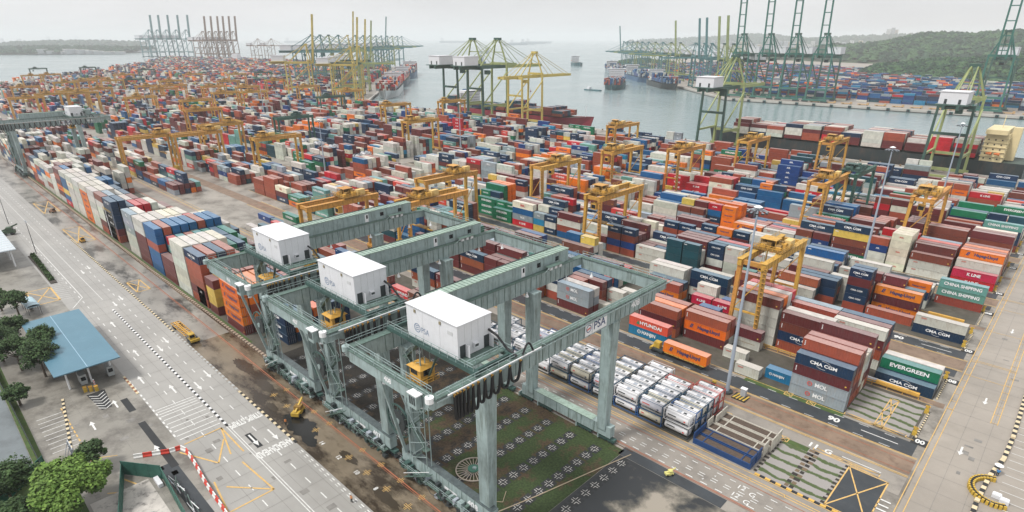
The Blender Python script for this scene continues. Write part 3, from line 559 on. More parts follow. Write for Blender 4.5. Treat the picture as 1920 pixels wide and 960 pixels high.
for r, c in enumerate(['', '', 'nnn', 'non', 'nrn', 'onr', 'nnr', 'non', 'rnn']):
    if c: stack(-143.2, 54.5 + 2.85 * r, 40, c, 0, 'L', r)
rnd = random.Random(11)
PAL = 'rrrrrrrrrrmmmmmmmmmddddwwwwwwwwwwwwccggggnnnnnnnnnnnBBbbbooeetyRRMMSkk'
def rcols(n, pal=PAL): return ''.join(rnd.choice(pal) for _ in range(n))
for j in range(16, 40):
    if 23 <= j <= 25: continue
    run = rnd.choice('wwwwrbnm')
    for r in range(11):
        if rnd.random() < .6: run = rnd.choice('wwwwwrmnbc')
        n = rnd.choice((4, 5, 5, 6)) if r < 6 else rnd.choice((2, 3, 4, 5))
        LBk(j, r, run + rcols(n - 1, 'wwwwwwrrmmnbgo'))
SKIP0 = {(0, 0), (0, 1), (0, 2), (0, 3), (0, 4), (0, 5), (0, 6), (1, 0)}
XLIM = -2950
COAST = [(500, -700), (500, 418), (-700, 418), (-1470, 1040), (-2200, 1060), (-2850, 890), (-2200, 620), (-1700, 330), (-1400, 170), (-1200, -700)]
QYC = None
_CL = {}
def clus(k, b, r):
    q = (k, (b + (r // 4)) // 3, r // 4)
    if q not in _CL: _CL[q] = rnd.choice('rrrmmmmdwwwwwwgnnnnBbooRcMe')
    return _CL[q]
def fill_block(k, y0, rows_n, xs, band=True, dens=.9, aisles=(), hmin=1, hmax=5):
    for b in range(0, xs):
        xr = -10.8 - 13.03 * b
        if xr < -316: xr -= 22
        if xr < -640: xr -= 22
        if xr < -960: xr -= 22
        run = clus(k, b, 0); hb = rnd.uniform(1.8, 4.4)
        for r in range(rows_n):
            if band and r == 6: continue
            y = y0 + 2.85 * r
            if not inside(xr - 13, y, COAST) or not inside(xr, y + 3, COAST): continue
            if (k, b) in SKIP0: continue
            if k == 0 and b < 5 and r < 7: continue
            if k == 1 and b in (1, 2) and r < 4: continue
            if rnd.random() > dens: continue
            if rnd.random() < .25: hb = min(5, max(1.2, hb + rnd.uniform(-1.4, 1.4)))
            n = int(max(hmin, min(hmax, round(hb + rnd.uniform(-.9, .9)))))
            run = clus(k, b, r) if rnd.random() < .62 else (run if rnd.random() < .5 else rnd.choice(PAL))
            c = rcols(n)
            if rnd.random() < .55: c = run * n
            if rnd.random() < .72 or xr < -900:
                if free(xr, y, 40): stack(xr, y, 40, c, 0, k, r)
            else:
                for xx in (xr, xr - 6.5):
                    if free(xx, y, 20): stack(xx, y, 20, c if rnd.random() < .5 else rcols(n), 0, k, r)
for k in range(6): fill_block(k, G[k] + 10.3, 12 if k < 5 else 2, 200, dens=.93 if k else .9)
fill_block('T', 98.2, 5, 200, False, .75) if False else None
for b in range(9, 200):
    xr = -10.8 - 13.03 * b - (22 if b > 22 else 0)
    if xr < -1400: break
    if -262 > xr > -345: continue
    for r in range(5):
        if rnd.random() < (.55 if xr > -280 else .9): stack(xr, 98.4 + 2.85 * r, 40, rcols(rnd.choice((1, 1, 2, 2, 3) if xr > -280 else (2, 3, 4))), 0, 'T', r)
yy = G[5] + 54.2 + 10.3
while yy < 1030:
    fill_block('F', yy, 12, 230); yy += 54.2
for a in ((-480, 40), (-600, -15)): pass
for y0 in (-12, -66, -120):
    for b in range(46, 105):
        xr = -10.8 - 13.03 * b
        for r in range(12):
            if r == 6: continue
            if rnd.random() < .85 and inside(xr - 13, y0 + 2.85 * r, COAST): stack(xr, y0 + 2.85 * r, 40, rcols(rnd.choice((2, 3, 3, 4))), 0, 'W', r)
# terminal across the basin
FARLAND = [(-390, 835), (80, 862), (900, 900), (2600, 1500), (2200, 9000), (-1500, 6500), (-1400, 2600), (-1120, 1640), (-1000, 1430)]
FARIN = [(-370, 905), (120, 925), (420, 960), (500, 1330), (-150, 1300), (-420, 1700), (-900, 1900), (-990, 1560), (-930, 1440)]
yy = 905
while yy < 1900:
    for b in range(0, 120):
        xr = 420 - 13.03 * b
        if b % 17 == 0: continue
        for r in range(10):
            if r == 5: continue
            y = yy + 2.85 * r
            if inside(xr, y, FARIN) and inside(xr - 13, y, FARIN) and rnd.random() < .86: stack(xr, y, 40, rcols(rnd.choice((2, 3, 4, 4, 5)), 'bbbbBBBBnnnnnnrrmmddwwwwggoRttkk'), 0, 'X', r)
    yy += 46

# choose the 300 that show largest
def expand():
    top = {}
    for s in STACKS:
        top.setdefault(round(s[1], 1), []).append((s[0] - (12.19 if s[2] == 40 else 6.06), s[0], len(s[3]) * (2.85 if s[5] == 'L' else HC) + s[4]))
    out = []
    for s in STACKS:
        xr, y, ln_, cols, z0, blk, row, lg = s; Lx = 12.19 if ln_ == 40 else 6.06; h = 2.85 if blk == 'L' else HC; n = len(cols)
        front = 0; fy = [q for q in (round(y - 2.85, 1), round(y - 2.8, 1), round(y - 2.9, 1)) if q in top]
        xm = xr - Lx / 2
        for q in fy:
            for a, b, hh in top[q]:
                if a < xm < b: front = max(front, hh)
        endh = 0
        for a, b, hh in top.get(round(y, 1), ()):
            if xr - .2 < a < xr + 1.4: endh = max(endh, hh)
        X_, Y_, D_ = pr(xm, y, h)
        for i, c in enumerate(cols):
            z = z0 + (n - 1 - i) * h
            A = 0; dz = H - z - h
            dist = max(20, sqrt(xm * xm + y * y + (H - z) ** 2))
            if i == 0: A += Lx * 2.44 * dz / dist
            if z + h > front + .3: A += Lx * min(h, z + h - front) * y / dist
            if z + h > endh + .3: A += 2.44 * min(h, z + h - endh) * (-xr) / dist if xr < 0 else 0
            A /= dist * dist
            inf = -10 < X_ < 1930 and -10 < Y_ < 990 and D_ > 0
            out.append((A if inf else 0, xr, y, ln_, c, z, blk, row, i, n, lg, z + h > front + .3))
    return out
ALLC = expand(); ALLC.sort(key=lambda t: -t[0])
ORD = ['first', 'second', 'third', 'fourth', 'fifth', 'sixth', 'seventh', 'eighth', 'ninth', 'tenth', 'eleventh', 'twelfth', 'thirteenth', 'fourteenth', 'fifteenth'] + ['%dth' % i for i in range(16, 60)]
BLKN = {0: 'front block', 1: 'second block', 2: 'third block', 3: 'fourth block', 4: 'fifth block', 5: 'quayside block', 'L': 'roadside block', 'T': 'tank block', 'F': 'far block', 'W': 'west block', 'X': 'far terminal'}
used_lab = {}
def make_container(t):
    A, xr, y, ln_, c, z, blk, row, i, n, lg, fr = t
    Lx = 12.19 if ln_ == 40 else 6.06; big = sqrt(xr * xr + y * y) < 260
    o = bpy.data.objects.new('shipping_container', cont_mesh(c, ln_, big)); COL.objects.link(o)
    o.location = (xr - Lx / 2, y, z + .03)
    hb = max(0, int(round((-10.8 - xr) / (13.03 if ln_ == 40 else 6.5))))
    if blk == 'L': hb = max(0, int(round((-143 - xr) / (13.15 if ln_ == 40 else 6.5))))
    tier = 'alone in' if n == 1 else ('topping' if i == 0 else ('at the foot of' if i == n - 1 else ORD[i] + ' down in'))
    lab = '%s %s container %s the %s-row stack, %s %s along %s' % (CC[c][0], 'long' if ln_ == 40 else 'short', tier, ORD[row], ORD[hb], 'bay' if ln_ == 40 else 'half bay', BLKN[blk])
    q = used_lab.get(lab, 0); used_lab[lab] = q + 1
    if q: lab = lab.replace(' container', ' box unit' if q == 1 else ' steel box')
    tag(o, lab, 'shipping container', 'shipping containers stacked in the yard')
    if big:
        for s_ in (0, 1):
            d = bpy.data.objects.new('door', door_mesh(c, s_)); COL.objects.link(d); d.parent = o; d.location = (Lx / 2, 0, 0)
    if fr and (big or c in LOGO):
        l = bpy.data.objects.new('lettering' if c in LOGO else 'markings', logo_mesh(c, ln_)); COL.objects.link(l); l.parent = o
    return o
for t in ALLC[:300]: make_container(t)

# everything smaller: one mass with a colour per face
SHIPC = []
class Mass:
    def __init__(s): s.v = []; s.f = []; s.c = []
    def cbox(s, x0, x1, y0, y1, z0, z1, c, rot=None):
        n = len(s.v); P = [(x0, y0, z0), (x1, y0, z0), (x1, y1, z0), (x0, y1, z0), (x0, y0, z1), (x1, y0, z1), (x1, y1, z1), (x0, y1, z1)]
        if rot:
            ox, oy, ca, sa = rot; P = [(ox + a * ca - b * sa, oy + a * sa + b * ca, d) for a, b, d in P]
        s.v += P
        for q in ((0, 1, 5, 4), (1, 2, 6, 5), (2, 3, 7, 6), (3, 0, 4, 7)): s.f.append(tuple(n + a for a in q)); s.c.append(c)
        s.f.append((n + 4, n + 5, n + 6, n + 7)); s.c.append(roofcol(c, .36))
MASS = Mass()
def jit(c, a=.16):
    k = 1 + rnd.uniform(-a, a); return tuple(min(.95, x * k * (1 + rnd.uniform(-.05, .05))) for x in c)
for t in ALLC[300:]:
    A, xr, y, ln_, c, z, blk, row, i, n, lg, fr = t
    Lx = 12.19 if ln_ == 40 else 6.06; h = 2.85 if blk == 'L' else HC
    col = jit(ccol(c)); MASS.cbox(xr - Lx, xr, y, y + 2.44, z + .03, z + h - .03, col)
    if fr and A > 0 and y < 430 and xr > -420 and c in LOGO and rnd.random() < .8:
        me = text_mesh(LOGO[c][0], 1.25 if ln_ == 40 else .7, .035); lc = {'w': (.8, .8, .8), 'n': (.02, .05, .16), 'R': (.6, .1, .08)}[LOGO[c][1]]
        nn = len(MASS.v)
        for v in me.vertices: MASS.v.append((xr - Lx / 2 + v.co.x, y - .03, z + h * .52 + v.co.y))
        for p in me.polygons: MASS.f.append(tuple(nn + a for a in p.vertices)); MASS.c.append(lc)
# ------------------------------------------------------------------ big pale green bridge cranes
def rail_line(mb, p, q, h=1.1, step=2.4, r=.045, m=None):
    p = Vector(p); q = Vector(q); n = max(1, int((q - p).length / step))
    for i in range(n + 1):
        a = p.lerp(q, i / n); mb.bar(a, a + Vector((0, 0, h)), r * 1.6, r * 1.6, m)
    for hh in (h, h * .55): mb.bar(p + Vector((0, 0, hh)), q + Vector((0, 0, hh)), r * 1.6, r * 1.6, m)
def lamp_shade(mb, x, y, z): mb.tube((x, y, z), (x, y, z - .5), .12, WHITEL, 8); mb.tube((x, y, z - .4), (x, y, z - 1.0), .18, WHITEL, 10, .42)
def bridge_crane(cx, num, hy, label, wid=21.5, mirror=False):
    # local frame: x along the rails, y across the yard; rails at y = 52.5 and 86.5
    R = empty('bridge_crane', (cx, 0, 0), label=label, cat='gantry crane', group='big pale green bridge cranes')
    xl, xr = -wid / 2, wid / 2; y0, y1 = 42.0, 104.0; zt, zb = 31.0, 27.8
    for side, x in (('L', xl), ('R', xr)):
        mb = MB(); w = 1.1
        mb.box(x - w / 2, x + w / 2, y0 + 6, y1 - 4, zb, zt - .02, CRANE, CRANED)
        mb.box(x - w / 2, x + w / 2, y0, y0 + 6, zt - 1.6, zt - .02, CRANE, CRANED); mb.box(x - w / 2, x + w / 2, y1 - 4, y1, zt - 1.8, zt - .02, CRANE, CRANED)
        for yy in (y0 + 6, ):
            mb.face([(x - w / 2, yy, zb), (x - w / 2, yy, zt - 1.6), (x - w / 2, yy - 3.5, zt - 1.6)], CRANE); mb.face([(x + w / 2, yy, zb), (x + w / 2, yy - 3.5, zt - 1.6), (x + w / 2, yy, zt - 1.6)], CRANE)
            mb.face([(x - w / 2, yy, zb), (x - w / 2, yy - 3.5, zt - 1.6), (x + w / 2, yy - 3.5, zt - 1.6), (x + w / 2, yy, zb)], CRANE)
        mb.box(x - w / 2 - .22, x + w / 2 + .22, y0 + .2, y1 - .2, zt, zt + .12, CRANED)
        yy = y0 + 7
        while yy < y1 - 5: mb.box(x + w / 2, x + w / 2 + .05, yy, yy + .1, zb + .1, zt - .1, CRANED); mb.box(x - w / 2 - .05, x - w / 2, yy, yy + .1, zb + .1, zt - .1, CRANED); yy += 1.6
        mb.build('girder', None, R)
        rb_ = MB(); rail_line(rb_, (x + (.75 if side == 'R' else -.75), y0 + .5, zt + .1), (x + (.75 if side == 'R' else -.75), y1 - .5, zt + .1), m=CRANE)
        rb_.bar((x + (.9 if side == 'R' else -.9), y0 + .5, zt - .35), (x + (.9 if side == 'R' else -.9), y1 + 2, zt - .35), .2, .2, CRANE); rb_.build('railing', None, R)
    for y in (y0 + .5, y1 - .5):
        mb = MB(); mb.box(xl + .57, xr - .57, y - .5, y + .5, zt - 2.6 if y > 60 else zt - 2.2, zt - .06, CRANE, CRANE)
        mb.box(xl + .6, xr - .6, y - .72, y + .72, zt - .05, zt + .03, CRANED); mb.build('end_tie_beam', None, R)
        rb_ = MB(); rail_line(rb_, (xl, y + (.65 if y > 60 else -.65), zt), (xr, y + (.65 if y > 60 else -.65), zt), m=CRANE); rail_line(rb_, (xl + 1, y + (-.65 if y > 60 else .65), zt), (xr - 1, y + (-.65 if y > 60 else .65), zt), m=CRANE); rb_.build('railing', None, R)
    tb = MB(); tb.tube((xl, y0 - .1, zt - .4), (xl, y0 - .1, zt + .5), .65, CRANE, 12); tb.tube((xr, y0 - .1, zt - .4), (xr, y0 - .1, zt + .5), .65, WHITEL, 12); tb.build('corner_drum', None, R)
    for (lx, ly, zb0) in ((xl + .9, 53.2, 4.2), (xr - .6, 53.2, 4.0), (xl + .9, 86.2, 3.4), (xr - .6, 86.2, 3.4)):
        mb = MB(); near = ly < 60
        mb.bar((lx, ly + (.0 if near else 0), zb0 - .4), (lx, ly + (-.1 if near else 0), zb - .0), (2.0 if not near else 2.3) if lx > 0 or not near else 1.5, 1.7, CRANE, 2.7 if lx > 0 or not near else 2.0, 2.2)
        mb.box(lx - 1.4, lx + 1.4, ly - 1.2, ly + 1.2, zb - .35, zb - .02, CRANE); mb.build('leg', None, R)
    for ly, zs in ((52.6, (2.3, 4.9)), (86.4, (1.5, 4.0))):
        mb = MB(); mb.box(xl - 1.6, xr + 1.6, ly - .8, ly + .8, zs[0], zs[1], CRANE, mat('wet_dark_beam_top', (.07, .09, .095), .3, var=.4, scale=.8, dirt=.5, dirtcol=(.16, .2, .18)) if ly < 60 else CRANE)
        if ly > 60: mb.box(xl + 3, xr - 3, ly - .95, ly + .95, zs[1], zs[1] + .1, CRANEROOF)
        for xx in range(6): mb.box(xl + 2 + xx * 3.4, xl + 2.1 + xx * 3.4, ly - .85, ly - .8, zs[0], zs[1], CRANED)
        mb.build('sill_beam', None, R)
    for ly, zz in ((52.6, 2.3), (86.4, 1.5)):
        for k, xx in enumerate((xl - .6, xl + 5.2, xr - 5.2, xr + .6)):
            mb = MB(); mb.box(xx - 1.9, xx + 1.9, ly - .55, ly + .55, zz - .9, zz - .35, TEALD); mb.bar((xx, ly, zz), (xx, ly, zz - .5), .9, .8, TEALD)
            for q in (-1.4, -.5, .5, 1.4): mb.tube((xx + q, ly - .35, .42), (xx + q, ly + .35, .42), .40, DARK, 12)
            mb.box(xx - 2.2, xx - 1.9, ly - .7, ly + .7, .3, 1.4, CRANE); mb.build('bogie', None, R)
    # clutter along the near sill: cabinets, pipes, walkway
    mb = MB(); rr = random.Random(num)
    for k in range(70):
        xx = xl - 1 + rr.random() * (wid + 1.5); s = .3 + rr.random() * .7; zz = .3 + rr.random() * 2.6
        mb.box(xx, xx + s, 51.0 - rr.random() * .6, 51.6, zz, zz + s * rr.uniform(.5, 1.4), rr.choice((CRANE, TEALD, DARK, CRANED, DARK, TEALD, GREYSTEEL)))
    mb.box(xl - 1, xr + 1, 50.6, 51.7, 2.0, 2.1, CRANED); mb.build('drive_gear', None, R)
    rb_ = MB(); rail_line(rb_, (xl - 1, 50.6, 2.1), (xr + 1, 50.6, 2.1), m=CRANE); rb_.path([(xl + 2 + i * 1.1, 50.3, 1.6 + .8 * sin(i * 1.7)) for i in range(16)], .06, DARK); rb_.build('railing', None, R)
    # stair tower on the near left leg and a long stair on the sill
    mb = MB(); zz = 5.0; s = 1
    while zz < 27:
        a = (xl + 2.6 + (0 if s > 0 else 3.6), 51.8, zz); b = (xl + 2.6 + (3.6 if s > 0 else 0), 51.8, zz + 3.6); mb.bar(a, b, .9, .12, CRANED)
        for dy in (-.45, .45): mb.bar((a[0], 51.8 + dy, a[2] + .9), (b[0], 51.8 + dy, b[2] + .9), .08, .08, CRANE)
        mb.box(b[0] - .7, b[0] + .7, 51.2, 52.4, b[2], b[2] + .1, CRANED); zz += 3.6; s = -s
    for xx in (xl + 2.0, xl + 6.9): mb.bar((xx, 51.3, 5), (xx, 51.3, 28), .14, .14, CRANE); mb.bar((xx, 52.3, 5), (xx, 52.3, 28), .14, .14, CRANE)
    for k in range(7): mb.bar((xl + 2.0, 51.3, 5 + k * 3.3), (xl + 6.9, 51.3, 7.5 + k * 3.3), .1, .1, CRANE)
    mb.bar((xl + 1, 50.4, .4), (xl + 9, 50.4, 5.2), .8, .12, CRANED); mb.bar((xl + 1, 50.0, 1.4), (xl + 9, 50.0, 6.2), .09, .09, WHITEL); mb.build('stairway', None, R)
    # diagonal legs of the near left side
    mb = MB(); mb.bar((xl + .2, 51.5, 5), (xl + .5, 46.2, zb + .8), .5, .5, CRANE); mb.bar((xl + 4, 51.5, 12), (xl + .5, 48.5, zb), .22, .22, CRANE); mb.build('brace', None, R)
    # cable reel on the far left leg
    mb = MB(); c0 = Vector((xl - 1.2, 51.4, 11.5))
    for k in range(24):
        a, b = 2 * pi * k / 24, 2 * pi * (k + 1) / 24
        mb.bar(c0 + Vector((cos(a), 0, sin(a))) * 3.4, c0 + Vector((cos(b), 0, sin(b))) * 3.4, .3, .25, TEALD)
        if k % 2 == 0: mb.bar(c0, c0 + Vector((cos(a), 0, sin(a))) * 3.4, .12, .12, CRANED)
    mb.tube(c0 - Vector((0, .2, 0)), c0 + Vector((0, .4, 0)), 2.2, DARK, 20); mb.tube(c0 - Vector((0, .4, 0)), c0 + Vector((0, .7, 0)), .6, CRANE, 12); mb.build('cable_reel', None, R)
    # electrical walkway house on the left girder
    e0, e1 = 60.5, 99.0; ex0, ex1 = xl - 2.6, xl - .2
    mb = MB(); mb.box(ex0, ex1, e0, e1, zt + .15, zt + 2.9, CRANE); mb.box(ex0 - .15, ex1 + .12, e0 - .1, e1 + .1, zt + 2.9, zt + 3.05, CRANEROOF)
    yy = e0 + .6
    while yy < e1: mb.box(ex0 - .15, ex1 + .12, yy, yy + .07, zt + 3.05, zt + 3.11, CRANED); yy += 1.0
    mb.box(ex0 - .3, ex0 - .1, e0, e1, zt + 3.0, zt + 3.2, DARK)
    eh = mb.build('electrical_house', None, R)
    for yy in (88.5, 94.5): w_ = MB(); w_.box(ex1 + .0, ex1 + .04, yy, yy + 1.1, zt + 1.1, zt + 2.1, GLASS); w_.build('window', None, eh)
    w_ = MB(); w_.box(ex1, ex1 + .05, 83.6, 84.7, zt + .3, zt + 2.4, WHITEL); w_.box(ex1 + .05, ex1 + .07, 84.0, 84.5, zt + 1.2, zt + 2.2, GLASS); w_.build('door', None, eh)
    w_ = MB(); w_.box(xl + .2, xl + 1.6, 90.5, 95.5, zt + .9, zt + 1.0, CRANED)
    for q in (91.2, 92.7, 94.2): w_.box(xl + .5, xl + 1.3, q, q + .8, zt + .15, zt + .85, WHITEL)
    w_.bar((xl + 1.6, 90.5, zt + 1), (xl + 1.6, 88.8, zt + .1), .1, .1, CRANE); w_.build('resistor_box', None, R)
    # trolley: frame, white machinery house, orange cab
    mb = MB(); hx0, hx1, hy0, hy1, hz0, hz1 = -6.0, 6.6, hy, hy + 7.0, zt + 1.1, 37.6
    for yy in (hy - .3, hy + 7.3): mb.box(xl - .4, xr + .4, yy - .4, yy + .4, zt + .25, zt + .95, TEALD)
    for xx in (xl + .3, -6.2, 0, 6.8, xr - .3): mb.box(xx - .2, xx + .2, hy, hy + 7, zt + .3, zt + .9, TEALD)
    mb.box(hx0, xr - 1.2, hy, hy + 7, zt + .95, zt + 1.05, CRANED); mb.build('trolley_frame', None, R)
    rb_ = MB(); rail_line(rb_, (xl, hy - .7, zt + 1), (xr, hy - .7, zt + 1), m=CRANE, step=1.8); rail_line(rb_, (hx1 + 2.6, hy - .5, zt + 1), (hx1 + 2.6, hy + 7.5, zt + 1), m=CRANE, step=1.6); rail_line(rb_, (hx1, hy + 7.5, zt + 1), (xr, hy + 7.5, zt + 1), m=CRANE); rb_.build('railing', None, R)
    mh = MB().box(hx0, hx1, hy0, hy1, hz0, hz1, HOUSEW)
    mh.box(hx0 - .12, hx1 + .12, hy0 - .12, hy1 + .12, hz1, hz1 + .14, HOUSEW)
    for q in range(9): mh.box(hx0 + q * 1.4 + .7, hx0 + q * 1.4 + .73, hy0 - .01, hy1, hz1 + .14, hz1 + .16, HOUSEW)
    SEAM = mat('panel_seam', (.56, .57, .58), .6)
    for q in (3, 6): mh.box(hx0 + q * 1.4, hx0 + q * 1.4 + .03, hy0 - .02, hy0, hz0, hz1 - .1, SEAM)
    for q in range(1, 5): mh.box(hx1, hx1 + .02, hy0 + q * 1.4, hy0 + q * 1.4 + .035, hz0 + 2.3, hz1 - .1, SEAM)
    mh.box(hx0 - .05, hx1 + .05, hy0 - .06, hy0 - .02, hz0, hz0 + .18, SEAM); mh.box(hx0 - .14, hx1 + .14, hy0 - .15, hy0 - .12, hz1 - .02, hz1 + .1, SEAM)
    for q in (2.0, 5.6): mh.box(hx1 - 1.2, hx1 - .4, hy0 + q, hy0 + q + .8, hz1 + .14, hz1 + .4, SEAM) if q < 0 else None
    mh.box(hx0 + 10.3, hx0 + 11.5, hy0 - .05, hy0 - .02, hz0 + 3.6, hz0 + 4.2, SEAM)
    house = mh.build('machinery_house', None, R)
    for q in (.4, 5.4): d_ = MB(); d_.box(hx1, hx1 + .04, hy0 + q, hy0 + q + 1.1, hz0, hz0 + 2.1, DARK); d_.box(hx1 + .04, hx1 + 1.0, hy0 + q + 1.1, hy0 + q + 1.16, hz0, hz0 + 2.1, HOUSEW); d_.build('door', None, house)
    d_ = MB(); d_.box(hx1, hx1 + .5, hy0 + 3.0, hy0 + 3.9, hz0 + 1.0, hz0 + 1.8, HOUSEW); d_.box(hx1 + .5, hx1 + .53, hy0 + 3.1, hy0 + 3.8, hz0 + 1.2, hz0 + 1.6, DARK); d_.build('air_conditioner', None, house)
    for q in (hx0 + 2.1, hx0 + 8.4): d_ = MB(); d_.box(q, q + .4, hy0 - .14, hy0 - .02, hz1 - .9, hz1 - .4, mat('tarnished_lamp', (.28, .24, .15), .5)); d_.build('floodlight', None, house)
    put_text('PSA', 1.45, (hx0 + 4.7, hy0 - .03, hz0 + 1.9), (1, 0, 0), (0, 0, 1), mat('faded_blue_lettering', (.16, .24, .38), .5, var=0), house, bold=-.008, sx=.85)
    d_ = MB(); c_ = Vector((hx0 + 2.7, hy0 - .03, hz0 + 2.0))
    for i in range(20):
        a, b = 2 * pi * i / 20, 2 * pi * (i + 1) / 20
        d_.face([c_ + Vector((cos(a), 0, sin(a))) * .8, c_ + Vector((cos(b), 0, sin(b))) * .8, c_ + Vector((cos(b), 0, sin(b))) * .66, c_ + Vector((cos(a), 0, sin(a))) * .70], MATS['faded_blue_lettering'])
    for q in (-.3, .05, .4): d_.face([c_ + Vector((-.5, 0, q - .12)), c_ + Vector((.45, 0, q)), c_ + Vector((.45, 0, q + .1)), c_ + Vector((-.5, 0, q))], MATS['faded_blue_lettering'])
    d_.build('emblem', None, house)
    # operator cab hanging below the trolley on the near side
    cb = MB(); q0 = Vector((-4.6, hy + 1.3, 25.2))
    cb.box(q0.x - 1.5, q0.x + 1.5, q0.y - 1.5, q0.y + 1.5, q0.z - 1.2, q0.z + 1.0, CABY); n0 = len(cb.v)
    cb.v += [(q0.x - 1.9, q0.y - 1.9, q0.z + 1.0), (q0.x + 1.9, q0.y - 1.9, q0.z + 1.0), (q0.x + 1.9, q0.y + 1.9, q0.z + 1.0), (q0.x - 1.9, q0.y + 1.9, q0.z + 1.0), (q0.x - 1.2, q0.y - 1.2, q0.z + 1.5), (q0.x + 1.2, q0.y - 1.2, q0.z + 1.5), (q0.x + 1.2, q0.y + 1.2, q0.z + 1.5), (q0.x - 1.2, q0.y + 1.2, q0.z + 1.5)]
    for q in ((0, 1, 5, 4), (1, 2, 6, 5), (2, 3, 7, 6), (3, 0, 4, 7), (4, 5, 6, 7)): cb.f.append(tuple(n0 + a for a in q)); cb.m.append(cb.mi(CABY))
    cb.box(q0.x - 1.5, q0.x + 2.6, q0.y - 2.3, q0.y + 1.5, q0.z - 1.3, q0.z - 1.2, ORANGED)
    cabo = cb.build('operator_cab', None, R)
    w_ = MB(); w_.box(q0.x - 1.2, q0.x + .6, q0.y - 1.54, q0.y - 1.5, q0.z - .3, q0.z + .7, GLASS); w_.box(q0.x + 1.5, q0.x + 1.54, q0.y - .9, q0.y + .9, q0.z - .4, q0.z + .7, GLASS); w_.build('window', None, cabo)
    w_ = MB(); rail_line(w_, (q0.x - 1.5, q0.y - 2.3, q0.z - 1.2), (q0.x + 2.6, q0.y - 2.3, q0.z - 1.2), m=CABY, step=1.0); rail_line(w_, (q0.x + 2.6, q0.y - 2.3, q0.z - 1.2), (q0.x + 2.6, q0.y + 1.5, q0.z - 1.2), m=CABY, step=1.0); w_.build('railing', None, cabo)
    w_ = MB()
    for a in (-1, 1):
        for b in (-1, 1): w_.bar((q0.x + a, q0.y + b, q0.z + 1), (q0.x + a, q0.y + b, zt + .4), .12, .12, CRANE)
    w_.bar((q0.x + 1.5, q0.y, q0.z - 1.2), (q0.x + 5.2, q0.y, zt + .3), .5, .1, CRANED); w_.build('hanger', None, R)
    # festoon: hanging dark cable loops below the near half of the right girder
    mb = MB(); xx = xr + 1.15; top = zt - .2; ys = []
    y = y0 + 3.4; gap = .5
    while y < hy + 9: ys.append(y); y += gap; gap = min(2.6, gap * 1.17)
    for i, (a, b) in enumerate(zip(ys, ys[1:])):
        dep = 4.3 if i < 6 else max(3.0, 4.3 - (b - a) * .45)
        for dx in (0, .25):
            P = [(xx + dx, a + (b - a) * t, top - dep * (1 - (2 * t - 1) ** 4)) for t in [q / 10 for q in range(11)]]; mb.path(P, .15, BLACK, 5)
    mb.build('hanging_cables', None, R)
    mb = MB(); mb.bar((xx + .1, y0 + 2.2, zt + .25), (xx + .1, hy + 13, zt + .25), .16, .16, WHITEL)
    for a in ys: mb.box(xx - .05, xx + .3, a - .12, a + .12, top - .3, top + .15, ORANGEY)
    for a in range(6): mb.bar((xr, y0 + 3 + a * 4, zt + .2), (xx + .1, y0 + 3 + a * 4, zt + .25), .1, .1, CRANE)
    mb.build('cable_track', None, R)
    mb = MB(); mb.path([(xx + .1, hy + 8.6 + q * .3, zt + .6 + 1.6 * sin(q * .4)) for q in range(9)], .17, BLACK, 6); mb.path([(hx1, hy + 6.4, hz1 - 2.6), (hx1 + 1.5, hy + 6.8, hz1 - 3.3), (hx1 + 3.2, hy + 7.3, zt + 1.4), (xr + .9, hy + 7.6, zt + .6)], .2, BLACK, 6); mb.build('power_cable', None, R)
    # lamps
    for (a, b) in ((xl + 1.1, 60), (xl + 1.1, 72), (xl + 1.1, 84), (xl + 1.1, 97), (xr - 1.1, 58), (xr - 1.1, 70), (xl + 8, y0 + 1.5), (xr - 4, y0 + 1.4), (xl + 4, y1 - 1.5)):
        w_ = MB(); lamp_shade(w_, a, b, zb + .4); w_.bar((a, b, zb + .3), (a + (-.6 if a < 0 else .6), b, zb + .6), .08, .08, CRANE); w_.build('work_lamp', None, R)
    # inspection booth at the near right corner
    w_ = MB(); w_.box(xr - 3.6, xr - 1.8, y0 - 1.1, y0 - .1, zt - 2.1, zt + .1, CRANE); w_.box(xr - 3.8, xr - 1.6, y0 - 1.2, y0, zt + .1, zt + .25, WHITEL)
    for q in (-3.4, -2.9, -2.4): w_.box(xr + q, xr + q + .35, y0 - 1.13, y0 - 1.1, zt - 1.5, zt - .2, DARK)
    w_.build('control_booth', None, R)
    # lettering
    n_ = str(num)
    put_text(n_, 1.7, (xr - 3.0, 51.77, 3.5), (1, 0, 0), (0, 0, 1), WHITEL, R, bold=.05)
    put_text(n_, 1.2, (0.5, y0 - .03, zt - 1.2), (1, 0, 0), (0, 0, 1), WHITEL, R, bold=.04)
    put_text(n_, 1.9, (xr + .61, y1 - 11.5, zt - 1.5), (0, 1, 0), (0, 0, 1), WHITEL, R, bold=.04)
    s_ = MB(); s_.box(xr + .56, xr + .62, 76.5, 83.0, zb + .3, zt - .3, WHITEL); s_.box(xr + .62, xr + .64, 78.5, 78.56, zb + .4, zt - .4, NAVYL); sb = s_.build('name_sign', None, R)
    put_text('PSA', 2.2, (xr + .65, 80.7, zb + 1.6), (0, 1, 0), (0, 0, 1), NAVYL, sb, bold=.01)
    s_ = MB()
    for i in range(20):
        a, b = 2 * pi * i / 20, 2 * pi * (i + 1) / 20; c_ = Vector((xr + .65, 77.5, zb + 1.6))
        s_.face([c_ + Vector((0, cos(a), sin(a))) * .75, c_ + Vector((0, cos(b), sin(b))) * .75, c_ + Vector((0, cos(b), sin(b))) * .6, c_ + Vector((0, cos(a), sin(a))) * .6], NAVYL)
    s_.face([(xr + .65, 77.0, zb + 1.3), (xr + .65, 78.0, zb + 1.5), (xr + .65, 78.0, zb + 1.8), (xr + .65, 77.0, zb + 1.6)], REDL); s_.build('emblem', None, sb)
